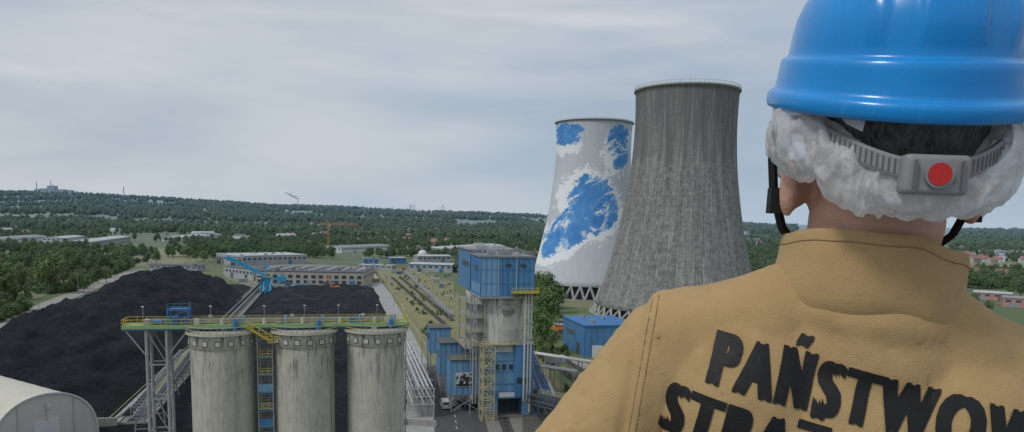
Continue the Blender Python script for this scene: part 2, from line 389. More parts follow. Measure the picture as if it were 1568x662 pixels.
def net():
    nu,nv=400,46; vs=[];fs=[]
    T=R(122)
    for i in range(nu+1):
        t=-T+2*T*i/nu
        e=min(1,(T-abs(t))/R(20)); e=math.sqrt(max(0.02,e))
        k=abs(math.sin(min(abs(t),math.pi/2)))
        cz=-.062+.070*k**2.6+(-.02*sstep(R(92),T,abs(t))); cx,cy=.093*math.sin(t),-.100*math.cos(t)
        nx,ny=math.sin(t),-math.cos(t)
        for j in range(nv):
            a=2*math.pi*j/nv; rv=(.0155+.027*k**1.6)*e; rh=(.0120+.013*k)*e
            p=Vector((cx+nx*rh*math.cos(a),cy+ny*rh*math.cos(a),cz+rv*math.sin(a)))
            pw=p+Vector((noise.noise(p*22),noise.noise(p*22+Vector((7,0,0))),noise.noise(p*22+Vector((0,9,0)))))*.016
            # thin crumpled fabric: sharp creases, vertical gathers from the elastic
            q=Vector((pw.x*42,pw.y*42,pw.z*17)); d=.0085*(.65-2.4*abs(noise.noise(q)))+.0040*(.6-2*abs(noise.noise(Vector((pw.x*95,pw.y*95,pw.z*30)))))
            d+=.003*math.sin(t*9+1)*k
            out=Vector((nx*math.cos(a),ny*math.cos(a),math.sin(a))); vs.append(p+out*d)
    for i in range(nu):
        for j in range(nv):
            j2=(j+1)%nv; fs.append((i*nv+j,(i+1)*nv+j,(i+1)*nv+j2,i*nv+j2))
    mb=MB(); mb.add(vs,fs,NET,True); child(mb.mesh('hair_net'),'hair_net',MH)
net()
def helmet():
    m=M('helmet_plastic'); v=m.coord('Object'); n1=m.noise(v,30,5,.6,.3,.7); n2=m.noise(v,14,5,.6,.3,.7); n3=m.noise(v,420,2,.6,.66,.70); n4=m.noise(m.coord('Object',(1,1,.3)),60,5,.8,.56,.66)
    c=m.mix(n2,(.0005,.245,.65),(.001,.205,.57)); c=m.mix(m.math('MULTIPLY',n3,.3),c,(.10,.38,.66)); c=m.mix(m.math('MULTIPLY',n4,.12),c,(.14,.36,.58)); m.b.inputs['Coat Weight'].default_value=.2; m.b.inputs['Coat Roughness'].default_value=.08
    rg=m.math('ADD',m.math('MULTIPLY',n1,.15),.22); HM_=m.out(c,rg,False,0,.4)
    rows=[(-.0075,.1195),(-.0060,.1225),(-.002,.1240),(.0045,.1242),(.0085,.1232),(.0105,.1205),(.0120,.1178),(.016,.1166),(.026,.1156),(.037,.1146),(.0405,.1138),(.0425,.1118),(.0440,.1088),(.047,.1076),(.055,.1070),(.066,.1060),(.080,.1035),(.094,.0985),(.108,.0910),(.121,.0815),(.132,.0700),(.141,.0560),(.148,.0410),(.152,.0230),(.1535,.0080)]
    n=240; vs=[];fs=[]
    for z,a in rows:
        for i in range(n):
            t=2*math.pi*i/n; ca,sa=math.cos(t),math.sin(t)
            x=a*ca; y=a*1.17*sa
            if sa>0 and z<.03: y+=.035*(sa**3)*(1-max(0,z)/.03)
            zz=z
            if z>.046:
                f=sstep(.05,.07,z); rb=(1-sstep(.024,.028,abs(x)))*.0040+(sstep(.050,.053,abs(x))*(1-sstep(.064,.067,abs(x))))*.0030
                nn=Vector((ca,sa,.9)).normalized(); x+=nn.x*rb*f; y+=nn.y*rb*f; zz+=nn.z*rb*f
            if z<.040: zz-=.003*max(0,-sa)**2
            vs.append((x,y,zz))
    for k in range(len(rows)-1):
        for i in range(n): j=(i+1)%n; fs.append((k*n+i,k*n+j,(k+1)*n+j,(k+1)*n+i))
    fs.append(tuple((len(rows)-1)*n+i for i in range(n)))
    mb=MB(); mb.add(vs,fs,HM_,True)
    MHel=MH@Matrix.Translation((0,.002,.038))@Matrix.Rotation(R(12),4,'X')
    o=child(mb.mesh('helmet_shell'),'helmet_shell',MHel); s=o.modifiers.new('sol','SOLIDIFY'); s.thickness=.0028; s.offset=-1
helmet()
def harness():
    GP=pm('grey_plastic',(.27,.27,.28),.45,.15,40,haze=False); GP2=pm('dark_grey_plastic',(.15,.15,.16),.5,.1,40,haze=False)
    mb=MB()
    def P(t,off,dz=0):
        k=abs(math.sin(t)); z=-.040+.052*k**2.0+dz
        return Vector(((.0975+off)*math.sin(t),-(.1150+off)*math.cos(t),z))
    n=120; vs=[];fs=[]
    for i in range(n+1):
        t=-R(86)+R(172)*i/n; h=.0095
        for off,dz in ((.0,-h),(.004,-h),(.0055,-h*.7),(.0055,h*.7),(.004,h),(.0,h)): vs.append(P(t,off,dz))
    for i in range(n):
        for j in range(6): j2=(j+1)%6; fs.append((i*6+j,(i+1)*6+j,(i+1)*6+j2,i*6+j2))
    mb.add(vs,fs,GP,False)
    for i in range(44):
        t=-R(58)+R(116)*i/43
        if abs(t)<R(17): continue
        mb.beam(P(t,.0058,-.006),P(t,.0058,.006),.0012,GP2)
    child(mb.mesh('headband'),'headband',MH)
    bm=bmesh.new(); bmesh.ops.create_cube(bm,size=1,matrix=Matrix.Diagonal((.056,.018,.035,1)))
    bmesh.ops.bevel(bm,geom=bm.edges[:],offset=.006,segments=5,affect='EDGES',profile=.6)
    for v in bm.verts: v.co.y+=v.co.x**2*6
    me=bpy.data.meshes.new('ratchet'); bm.to_mesh(me); bm.free(); me.materials.append(GP); [setattr(f,'use_smooth',True) for f in me.polygons]
    T=MH@Matrix.Translation((.0,-.1250,-.043)); child(me,'ratchet_housing',T)
    mb=MB()
    mb.tube((0,-.006,0),(0,-.0098,0),.0120,GP,n=36); mb.tube((0,-.0088,0),(0,-.0108,0),.0098,pm('red_button',(.55,.03,.025),.35,.2,60,haze=False),n=36)
    for s in (-1,1): mb.bx(s*.0195-.0010,s*.0195+.0010,-.0100,-.004,-.012,.012,GP2)
    child(mb.mesh('ratchet_knob'),'ratchet_knob',T)
    BK=pm('black_webbing',(.015,.015,.015),.8,.3,60,haze=False); mb=MB()
    for s in (-1,1):
        pts=[Vector((s*.112,.030,.02)),Vector((s*.109,.034,-.02)),Vector((s*.104,.038,-.055)),Vector((s*.090,.045,-.095)),Vector((s*.06,.062,-.128)),Vector((s*.02,.08,-.138))]
        for a,b in zip(pts[:-1],pts[1:]): mb.beam(a,b,.007,BK); mb.beam(a+Vector((0,-.006,0)),b+Vector((0,-.006,0)),.005,BK)
        mb.bx(s*.103-.006,s*.103+.006,.022,.046,-.080,-.052,BK)
    mb.beam((-.02,.08,-.138),(.02,.08,-.138),.008,BK)
    mb.add([(-.085,-.070,.028),(-.052,-.096,.020),(-.056,-.096,-.004),(-.068,-.086,.004)],[(0,1,2,3)],pm('sweat_liner',(.7,.72,.74),.8,.1,40,haze=False))
    child(mb.mesh('chin_strap'),'chin_strap',MH)
harness()
YAW=R(13.2)
# ------------------------------------------------------------------ terrain
RISE=[(-600,34),(0,29),(120,28),(230,24),(420,17),(600,14),(830,9),(1000,5),(1600,3),(2600,6)]
def terr(X,Y):
    if Y<900: return 0.0
    xb=784+F*X/Y; k=RISE[-1][1]
    if xb<=RISE[0][0]: k=RISE[0][1]
    for (a,u),(b,v) in zip(RISE[:-1],RISE[1:]):
        if a<=xb<=b: k=u+(v-u)*(xb-a)/(b-a); break
    k+=2.2*noise.noise(Vector((xb/140,3.1,Y/4000)))+1.0*noise.noise(Vector((xb/40,9,Y/2500)))
    return sstep(1300,7500,Y)*k/F*7500+sstep(1100,2500,Y)*4*noise.noise(Vector((X/500,Y/700,0)))
def ground():
    m=M('grassland'); v=m.wpos()
    big=m.noise(v,.004,5,.6,.35,.65); mid=m.noise(v,.03,5,.65,.35,.65); fin=m.noise(v,.5,5,.75,.3,.7)
    c=m.mix(big,(.085,.130,.038),(.135,.155,.058)); c=m.mix(m.math('MULTIPLY',mid,.6),c,(.055,.09,.026)); c=m.mix(m.math('MULTIPLY',fin,.35),c,(.17,.165,.08))
    vo=m.node('ShaderNodeTexVoronoi'); vo.inputs['Scale'].default_value=.0022; mp=m.node('ShaderNodeMapping'); mp.inputs['Scale'].default_value=(1,.6,1); m.link(v,mp.inputs[0]); m.link(mp.outputs[0],vo.inputs['Vector'])
    s=m.node('ShaderNodeSeparateColor'); m.link(vo.outputs['Color'],s.inputs[0])
    c=m.mix(m.math('MULTIPLY',m.math('GREATER_THAN',s.outputs[0],.72),.8),c,(.23,.22,.11))
    m.bump(fin,.3,.3)
    mat=m.out(c,.95,spec=.1)
    nr=80;na=200; vs=[(0,0,0)];fs=[]
    for i in range(nr):
        r=20*(2000**(i/(nr-1)))
        for j in range(na):
            a=2*math.pi*j/na; X=r*math.sin(a);Y=r*math.cos(a); vs.append((X,Y,terr(X,Y)))
    for j in range(na): fs.append((0,1+(j+1)%na,1+j))
    for i in range(nr-1):
        for j in range(na):
            a=1+i*na+j;b=1+i*na+(j+1)%na; fs.append((a,b,b+na,a+na))
    mb=MB(); mb.add(vs,fs,mat,True); mb.obj('ground')
ground()
def sheet(name,px,z,mat):
    mb=MB(); mb.add([G(x,y,z) for x,y in px],[tuple(range(len(px)))],mat); return mb.obj(name)
def coalmat(name,wet_sheen):
    m=M(name); v=m.wpos(); al=m.wpos((1,.16,1),-YAW)
    ridg=m.noise(al,.16,6,.7,.40,.60); fin=m.noise(v,1.1,6,.8,.36,.66); big=m.noise(v,.05,4,.6,.4,.6)
    c=m.mix(ridg,(.010,.011,.015),(.036,.039,.047)); c=m.mix(m.math('MULTIPLY',fin,.55),c,(.060,.064,.074)); c=m.mix(m.math('MULTIPLY',big,.35),c,(.006,.006,.009))  # pale fine noise paints highlights into the coal colour
    if wet_sheen:
        cr=m.wpos((.35,1,1),-YAW); p=m.noise(cr,.14,6,.75,.56,.66); c=m.mix(m.math('MULTIPLY',p,wet_sheen),c,(.20,.205,.215))  # wet reflection painted into the colour as pale grey streaks
    m.bump(m.math('ADD',m.math('MULTIPLY',ridg,2.5),fin),1.0,1.1)
    return m.out(c,.85,spec=.12)
COAL=coalmat('coal',0); COAL2=coalmat('sheen_streaked_coal',.6); COALG=coalmat('coal_dust_ground',.45)
ROADC=pm('concrete_road',(.37,.37,.36),.9,.3,.15,bump=.1)
GRAV=pm('gravel_road',(.33,.31,.28),.95,.3,.2)
ASPH=pm('asphalt',(.055,.056,.06),.85,.3,.2,col2=(.09,.09,.09))
APRON=pm('yard_paving',(.24,.23,.21),.9,.4,.03,col2=(.12,.12,.075))
DRY=pm('dry_grass',(.28,.235,.115),.95,.4,.06,col2=(.11,.135,.042))
sheet('coal_yard_ground',[(196,430),(385,436),(578,438),(606,500),(628,600),(640,760),(-260,760),(-260,600),(0,508)],.02,COALG)
sheet('yard_road',[(-160,575),(0,503),(222,412),(200,412),(0,488),(-160,552)],.03,GRAV)
sheet('service_road',[(546,412),(568,412),(600,452),(650,545),(672,600),(624,600),(606,530),(588,474),(570,438)],.06,ROADC)
sheet('paved_apron',[(342,398),(545,408),(580,440),(385,440),(342,425)],.03,APRON)
sheet('dry_verge',[(576,414),(640,411),(694,432),(700,530),(655,530),(604,452)],.03,DRY)
sheet('dry_verge',[(-160,545),(0,478),(190,408),(120,400),(-160,470)],.02,DRY)
sheet('dry_field',[(100,392),(240,380),(330,384),(300,402),(210,408),(110,402)],.05,DRY)
sheet('asphalt_road',[(655,560),(712,560),(742,640),(775,760),(672,760),(664,640)],.09,ASPH)
sheet('concrete_apron',[(600,580),(664,580),(676,662),(680,760),(560,760),(615,640)],.05,ROADC)
sheet('plant_yard',[(700,520),(800,520),(870,620),(1000,760),(700,760)],.03,APRON)
sheet('dry_field',[(1462,405),(1568,405),(1640,410),(1640,418),(1560,416),(1462,420)],.05,DRY)
sheet('rail_ballast',[(100,400),(236,384),(248,388),(120,406)],.08,GRAV)
sheet('rail_ballast',[(800,600),(836,590),(960,760),(800,760)],.06,pm('dark_ballast',(.12,.11,.10),.9,.4,.5))
sheet('footpath',[(836,540),(850,536),(905,560),(890,566)],.05,GRAV)
sheet('lawn',[(822,468),(1000,476),(1000,600),(868,600),(822,540)],.02,pm('lawn_grass',(.095,.15,.038),.95,.3,.1,col2=(.15,.165,.06)))
mk=MB()
for i in range(9):
    a=G(690+1.2*i,585+9*i,.095); mk.add([a,a+Vector((.16,0,0)),a+Vector((-.3,2.2,0)),a+Vector((-.46,2.2,0))],[(0,1,2,3)],WHITE)
mk.obj('road_marking')
# ------------------------------------------------------------------ coal heaps
AX=Vector((-math.sin(YAW),math.cos(YAW),0)); PX=Vector((math.cos(YAW),math.sin(YAW),0))
def ST(p): return p.dot(AX),p.dot(PX)
def inpoly_dist(s,t,poly):
    ins=False; d=1e9; n=len(poly)
    for i in range(n):
        a=poly[i];b=poly[(i+1)%n]
        if (a[1]>t)!=(b[1]>t) and s<(b[0]-a[0])*(t-a[1])/(b[1]-a[1])+a[0]: ins=not ins
        ex,ey=b[0]-a[0],b[1]-a[1]; k=max(0,min(1,((s-a[0])*ex+(t-a[1])*ey)/(ex*ex+ey*ey)))
        d=min(d,math.hypot(s-a[0]-k*ex,t-a[1]-k*ey))
    return d if ins else -d
def heap(name,px,capf,slope,step,rough,mat,gully):
    poly=[ST(G(x,y)) for x,y in px]
    s0=min(p[0] for p in poly);s1=max(p[0] for p in poly);t0=min(p[1] for p in poly);t1=max(p[1] for p in poly)
    ns=int((s1-s0)/step)+1; nt=int((t1-t0)/step)+1; vs=[];fs=[]
    for i in range(ns+1):
        for j in range(nt+1):
            s=s0+i*step;t=t0+j*step
            d=inpoly_dist(s,t,poly)
            if d<-4: w=AX*s+PX*t; vs.append((w.x,w.y,-.6)); continue
            d+=4*noise.noise(Vector((s/25,t/25,1)))
            cap=capf(s,t); h=slope*d
            if h>0: h=cap*(1-math.exp(-1.25*h/cap))
            p=Vector((s,t,0))
            if d>0:
                e=min(1,d/10)
                rg=1-abs(noise.noise(Vector((s/26,t/9,2.2))))*2.6
                rg2=1-abs(noise.noise(Vector((s/8,t/20,6.2))))*2.4
                h+=e*rough*(2.1*noise.noise(p/22)+gully*rg+gully*.8*rg2+.8*noise.noise(p/5)+.5*noise.noise(p/2.2))
            h=max(h,-.6) if d>-1 else -.6
            w=AX*s+PX*t; vs.append((w.x,w.y,h))
    for i in range(ns):
        for j in range(nt):
            a=i*(nt+1)+j; q=(a,a+1,a+nt+2,a+nt+1)
            if max(vs[k][2] for k in q)>-.55: fs.append(q[::-1])
    mb=MB(); mb.add(vs,fs,mat,True); return mb.obj(name)
def cap1(s,t):
    return 5.0+17.5*sstep(250,420,s)+1.5*noise.noise(Vector((s/50,t/30,5)))
heap('coal_pile',[(205,433),(372,447),(372,468),(300,522),(150,650),(100,700),(-230,700),(-230,600),(0,512)],cap1,.44,1.5,1.25,COAL,1.7)
def cap2(s,t): return 2.6+1.6*noise.noise(Vector((s/30,t/22,7)))+1.5*sstep(380,470,s)
heap('coal_pile',[(402,446),(572,442),(600,500),(622,600),(630,680),(380,680),(352,560),(368,510)],cap2,.5,1.5,.8,COAL2,.9)
# ------------------------------------------------------------------ yard conveyor
def conveyor():
    a=G(403,436);b=G(196,650); d=b-a; L=d.length; yaw=math.atan2(-d.x,d.y)
    mb=MB()
    mb.bx(-4.2,4.2,0,L,.02,.5,PCONC)
    for x in (-3.4,-1.9,1.9,3.4): mb.bx(x-.12,x+.12,0,L,.5,.75,STEEL)
    mb.bx(-1.2,1.2,0,L,2.0,2.25,DSTEEL)
    mb.bx(-.9,.9,0,L,2.26,2.42,COAL)
    for x in (-1.25,1.25): mb.bx(x-.08,x+.08,0,L,1.7,2.7,WPIPE)
    n=int(L/5)
    for i in range(n):
        y=i*L/n
        for x in (-1.2,1.2): mb.beam((x,y,.5),(x,y,2),.2,STEEL)
        mb.bx(-3.9,-1.5,y-.2,y+.2,.51,.6,BRICKB); mb.bx(1.5,3.9,y-.2,y+.2,.51,.6,BRICKB)
        mb.beam((-4.1,y,.5),(-4.1,y,1.6),.1,YEL2)
    mb.beam((-4.1,0,1.6),(-4.1,L,1.6),.1,YEL2); mb.beam((4.1,0,1.6),(4.1,L,1.6),.1,YEL2)
    mb.obj('belt_conveyor',a,yaw)
conveyor()
def gallery(name,p0,p1,w,h,mat,legs=True,railm=None):
    p0=Vector(p0);p1=Vector(p1); d=p1-p0; L=math.hypot(d.x,d.y); yaw=math.atan2(-d.x,d.y); mb=MB(); n=max(2,int(L/3)); dz=d.z
    def zz(y): return dz*y/L
    for x in (-w/2,w/2):
        for hh in (0,h): mb.beam((x,0,hh),(x,L,dz+hh),.22,mat)
        for i in range(n+1):
            y=L*i/n; mb.beam((x,y,zz(y)),(x,y,zz(y)+h),.14,mat)
            if i<n: mb.beam((x,y,zz(y)),(x,y+L/n,zz(y+L/n)+h),.12,mat)
    for i in range(n+1):
        y=L*i/n; mb.beam((-w/2,y,zz(y)),(w/2,y,zz(y)),.16,mat); mb.beam((-w/2,y,zz(y)+h),(w/2,y,zz(y)+h),.14,mat)
    mb.add([(-w/2+.4,0,.5),(w/2-.4,0,.5),(w/2-.4,L,dz+.5),(-w/2+.4,L,dz+.5)],[(0,1,2,3)],DSTEEL)
    if legs:
        for k in range(1,int(L/14)+1):
            y=k*14*L/(14*int(L/14)+7) if int(L/14) else L/2
            z=p0.z+zz(y)
            for x in (-w/2,w/2): mb.beam((x*1.5,y,-p0.z),(x,y,zz(y)),.3,mat)
            mb.beam((-w*.7,y,-p0.z+z*.4),(w*.7,y,-p0.z+z*.4),.2,mat)
    if railm: mb.rail([(-w/2,0,h),(-w/2,L,dz+h)],railm)
    mb.obj(name,p0,yaw)
g0=G(285,560);g1=G(215,690)
gallery('conveyor_gallery',(g0.x,g0.y,3),(g1.x,g1.y,7),3,2.4,STEEL,True,YEL2)
# ------------------------------------------------------------------ silos
S1=Vector((AY(341,560,128).x,128,0)); S2=Vector((AY(467,560,131.3).x,131.3,0)); S3=Vector((AY(576,560,134.5).x,134.5,0))
TOP=AY(341,512,123).z
rowyaw=math.atan2((S3-S1).y,(S3-S1).x); RX=(S3-S1).normalized()
def silo(loc,k):
    mb=MB(); r=5.2
    mb.lathe([(r,0),(r,TOP-2.9)],CONC,96); mb.lathe([(r,TOP-2.9),(r+.22,TOP-2.7),(r+.22,TOP)],CONC,96)
    mb.disc(r+.22,TOP,PCONC,96)
    mb.lathe([(r+.2,TOP-.45),(r+.75,TOP-.4),(r+.75,TOP-.12),(r+.2,TOP-.08)],WPIPE,96,smooth=False)
    n=16
    for i in range(n):
        a=2*math.pi*(i+.5*k)/n; ca,sa=math.cos(a),math.sin(a)
        def P(u,d,z): return Vector(((r+.22+d)*ca-u*sa,(r+.22+d)*sa+u*ca,z))
        for (hw,hz,d,mt) in ((.5,.5,.06,DSTEEL),(.38,.38,.10,WPIPE)):
            z=TOP-1.75; vs=[P(-hw,-.2,z-hz),P(hw,-.2,z-hz),P(hw,-.2,z+hz),P(-hw,-.2,z+hz),P(-hw,d,z-hz),P(hw,d,z-hz),P(hw,d,z+hz),P(-hw,d,z+hz)]
            mb.add(vs,[(4,5,6,7),(0,1,5,4),(1,2,6,5),(2,3,7,6),(3,0,4,7)],mt)
    m2=36; rr=r+.7
    pts=[(rr*math.cos(2*math.pi*i/m2),rr*math.sin(2*math.pi*i/m2),TOP-.1) for i in range(m2+1)]
    mb.rail(pts,YEL2,1.15,1.0,.08)
    for i in range(5):
        a=random.uniform(0,6.28); q=random.uniform(1,3.6); x,y=q*math.cos(a),q*math.sin(a)
        mb.bx(x-.5,x+.5,y-.4,y+.4,TOP,TOP+random.uniform(.5,1.1),random.choice((STEEL,BLUS,WPIPE)))
    mb.tube((2.5,-2.5,TOP),(2.5,-2.5,TOP+1.8),.35,BLUS,n=12); mb.tube((-2.2,2.9,TOP),(-2.2,2.9,TOP+2.2),.3,WPIPE,n=12)
    a=R(-60+30*k); x,y=(r+.25)*math.cos(a),(r+.25)*math.sin(a); mb.tube((x,y,0),(x,y,TOP-3),.09,STEEL)
    mb.obj('concrete_silo',loc,rowyaw)
for k,s in enumerate((S1,S2,S3)): silo(s,k)
RL=(S3-S1).length
def deck():
    mb=MB(); z=TOP+1.0; x0,x1=-15.5,RL+5.6
    mb.bx(x0,x1,-2.0,2.0,z-.14,z,GRN)
    mb.bx(x0,x1,-2.12,-2.0,z-.45,z+.18,GRN); mb.bx(x0,x1,2.0,2.12,z-.45,z+.18,GRN)
    mb.bx(x0,x1,-1.9,-1.7,z-.75,z-.14,BLUS); mb.bx(x0,x1,1.7,1.9,z-.75,z-.14,BLUS)
    mb.bx(x0+4,x1-2,.2,1.5,z+.3,z+.95,STEEL); mb.bx(x0+4,x1-2,.35,1.35,z+.951,z+1.0,DSTEEL)
    n=24
    for i in range(n+1):
        x=x0+(x1-x0)*i/n; mb.bx(x-.08,x+.08,-1.99,1.99,z-.5,z-.16,STEEL)
        mb.beam((x,.85,z),(x,.85,z+.3),.15,STEEL)
    mb.rail([(x0,-2.05,z),(x1,-2.05,z)],YEL,1.15,1.5,.08); mb.rail([(x0,2.05,z),(x1,2.05,z)],YEL,1.15,1.5,.08)
    mb.rail([(x0,-2.05,z),(x0,2.05,z)],YEL,1.15,1.3,.08); mb.rail([(x1,-2.05,z),(x1,2.05,z)],YEL,1.15,1.3,.08)
    mb.lattice(-8.5,-5.2,-1.2,1.6,z,z+2.6,1.3,BLUS,.16); mb.bx(-8.2,-5.5,-1,1.4,z+2.6,z+2.75,BLUS)
    mb.rail([(-8.5,-1.2,z+2.75),(-5.2,-1.2,z+2.75),(-5.2,1.6,z+2.75)],BLUS,1.0,1,.07)
    mb.bx(-7.9,-6.9,-.9,.3,z,z+1.4,BLUS); mb.tube((-6.2,0,z+.7),(-6.2,1.2,z+.7),.5,STEEL,n=14)
    mb.bx(-4.3,-3.5,-1.4,-.6,z,z+1.1,WPIPE); mb.tube((-11,0,z+.5),(-9.5,0,z+.5),.35,BLUS,n=12); mb.bx(-12.4,-11.4,-.6,.6,z,z+1,STEEL)
    for xx in (2.5,9.5,16,22.5,RL+2):
        mb.bx(xx-.5,xx+.5,-1.2,-.3,z,z+1.0,random.choice((BLUS,STEEL,WPIPE))); mb.tube((xx+1.3,-.5,z),(xx+1.3,-.5,z+1.5),.28,BLU2,n=12); mb.tube((xx-2.3,-.5,z),(xx-2.3,-.5,z+1.0),.33,WPIPE,n=12)
    for xx in (-13,-2,7,14,20,27):
        mb.beam((xx,1.9,z),(xx,1.9,z+2.9),.09,STEEL); mb.bx(xx-.2,xx+.2,1.6,1.95,z+2.85,z+2.98,WHITE)
    for k in range(12):
        t=k/11; mb.bx(4.4+4*t,4.75+4*t,-3.6,-2.7,z-.1-2.7*t,z-.02-2.7*t,YEL)
    for yy in (-3.6,-2.7):
        mb.beam((4.4,yy,z-.1),(8.6,yy,z-2.9),.16,YEL); mb.beam((4.4,yy,z+1),(8.6,yy,z-1.8),.08,YEL)
        for k in range(5): x=4.4+4.2*k/4; mb.beam((x,yy,z-.1-2.8*k/4),(x,yy,z+1-2.8*k/4),.07,YEL)
    mb.bx(7.9,10.2,-3.8,-2.4,z-3.0,z-2.88,STEEL); mb.rail([(7.9,-3.8,z-2.88),(10.2,-3.8,z-2.88)],YEL,1.1,1,.07)
    zt=z-.7
    for x in (-11.8,-8.6):
        for y in (-1.7,1.7): mb.tube((x,y,0),(x,y,zt),.28,STEEL,n=10)
    for i in range(5):
        za=zt*i/5; zb=zt*(i+1)/5
        for y in (-1.7,1.7):
            mb.beam((-11.8,y,zb),(-8.6,y,zb),.18,STEEL)
            mb.beam((-11.8,y,za),(-8.6,y,zb),.13,STEEL) if i%2 else mb.beam((-8.6,y,za),(-11.8,y,zb),.13,STEEL)
        for x in (-11.8,-8.6): mb.beam((x,-1.7,zb),(x,1.7,zb),.18,STEEL)
    mb.beam((-15,-1.7,zt),(-11.8,-1.7,zt-4.5),.2,STEEL); mb.beam((-5.2,-1.7,zt),(-8.6,-1.7,zt-4.5),.2,STEEL)
    mb.obj('conveyor_bridge',S1,rowyaw)
deck()
def stairt():
    mb=MB(); xm=(S2-S1).length/2+.35
    x0,x1,y0,y1=xm-1.25,xm+1.25,-2.6,1.2
    zt=TOP-1.5; n=9; st=zt/n
    for x in (x0,x1):
        for y in (y0,y1): mb.beam((x,y,0),(x,y,zt+1),.2,STEEL)
    for i in range(n+1):
        z=i*st
        mb.bx(x0,x1,y0,y0+.9,z-.07,z+.02,STEEL); mb.bx(x0,x1,y1-.8,y1,z-.07,z+.02,STEEL)
        mb.beam((x0,y0,z-.15),(x1,y0,z-.15),.22,BLUS)
        mb.rail([(x0,y0-.02,z),(x1,y0-.02,z)],YEL,1.1,.8,.06)
        if i<n:
            a=(x0+.5,y0+.9,z);b=(x0+.5,y1-.8,z+st)
            for dx in (0,1.4): mb.beam((a[0]+dx-.2,a[1],a[2]),(b[0]+dx-.2,b[1],b[2]),.12,YEL)
            for k in range(8): t=k/8; mb.bx(x0+.3,x1-.3,a[1]+(b[1]-a[1])*t,a[1]+(b[1]-a[1])*t+.25,z+st*t,z+st*t+.05,STEEL)
            if i in (4,6): mb.bx(x0+.1,x1-.1,y0-.12,y0-.04,z+.15,z+1.4,BLU2 if i!=4 else BLUS)
            mb.beam((x0,y0,z),(x1,y0,z+st),.09,DSTEEL)
    mb.obj('stair_tower',S1,rowyaw)
    mb=MB(); mb.tube((xm+1.9,1.5,0),(xm+1.9,1.5,TOP-2),.25,STEEL,n=12)
    for z in range(3,int(TOP)-2,4): mb.bx(xm+1.5,xm+2.3,1.2,1.8,z,z+.15,DSTEEL)
    mb.obj('riser_pipe',S1,rowyaw)
stairt()
# ------------------------------------------------------------------ cooling towers
def interp(tab,z):
    for (a,u),(b,v) in zip(tab[:-1],tab[1:]):
        if a<=z<=b:
            t=(z-a)/(b-a); return u+(v-u)*t
    return tab[-1][1]
def smoothprof(tab,n=48):
    zs=[tab[0][0]+(tab[-1][0]-tab[0][0])*i/n for i in range(n+1)]; rs=[interp(tab,z) for z in zs]
    for _ in range(12): rs=[rs[0]]+[(rs[i-1]+2*rs[i]+rs[i+1])/4 for i in range(1,n)]+[rs[-1]]
    return list(zip(rs,zs))
def columns(mb,r0,r1,z,n,w,mat):
    for i in range(n):
        a=2*math.pi*i/n; b=2*math.pi*(i+.5)/n; c=2*math.pi*(i+1)/n
        P=lambda r,t,zz:(r*math.cos(t),r*math.sin(t),zz)
        mb.beam(P(r0,a,0),P(r1,b,z),w,mat); mb.beam(P(r0,c,0),P(r1,b,z),w,mat)
    mb.lathe([(r0+1.2,0),(r0+1.2,.7),(r0-1.2,.7),(r0-1.2,0)],PCONC,96,smooth=False)
def greymat():
    m=M('weathered_tower_concrete'); v=m.coord('Object'); sep=m.node('ShaderNodeSeparateXYZ'); m.link(v,sep.inputs[0])
    ang=m.math('ARCTAN2',sep.outputs[1],sep.outputs[0])
    def cv(ka,kz):
        c=m.node('ShaderNodeCombineXYZ'); m.link(m.math('MULTIPLY',ang,ka),c.inputs[0]); m.link(m.math('MULTIPLY',sep.outputs[2],kz),c.inputs[1]); return c.outputs[0]
    s1=m.noise(cv(7,.016),1.0,6,.75,.40,.60); s2=m.noise(cv(18,.03),1.0,5,.75,.42,.58); s3=m.noise(cv(10,.35),1.0,6,.8,.42,.62)
    sp=m.noise(cv(20,.6),1.0,5,.8,.46,.60)
    hz=m.node('ShaderNodeMapRange'); m.link(m.math('ADD',sep.outputs[2],m.math('MULTIPLY',s2,5.0)),hz.inputs[0]); hz.inputs[1].default_value=83; hz.inputs[2].default_value=85
    c=m.mix(s1,(.36,.35,.335),(.18,.175,.168)); c=m.mix(m.math('MULTIPLY',s2,.66),c,(.10,.097,.094))
    c=m.mix(m.math('MULTIPLY',m.math('MULTIPLY',s3,m.math('SUBTRACT',1.0,hz.outputs[0])),.6),c,(.46,.45,.43))
    c=m.mix(m.math('MULTIPLY',sp,.45),c,(.10,.097,.094))
    c=m.mix(m.math('MULTIPLY',hz.outputs[0],.25),c,(.22,.215,.21))
    rib=m.math('PINGPONG',m.math('MULTIPLY',ang,72/math.pi),.5)
    c=m.mix(m.math('MULTIPLY',m.math('LESS_THAN',rib,.12),.25),c,(.08,.08,.075))
    lj=m.math('LESS_THAN',m.math('FRACT',m.math('MULTIPLY',sep.outputs[2],.4)),.12)
    c=m.mix(m.math('MULTIPLY',lj,.18),c,(.10,.10,.10))
    lip=m.math('GREATER_THAN',sep.outputs[2],HGt-.2); c=m.mix(m.math('MULTIPLY',lip,.6),c,(.5,.5,.49))
    m.bump(m.math('ADD',s2,rib),.6,.4)
    return m.out(c,.93,spec=.1)
YG=400.0; tp=AY(1052,143,YG); HGt=tp.z
gp=[(0.0,46),(.03,44.5),(.19,38.4),(.35,33.6),(.5,30.2),(.66,27.6),(.8,26.4),(.93,26.3),(1,26.8)]
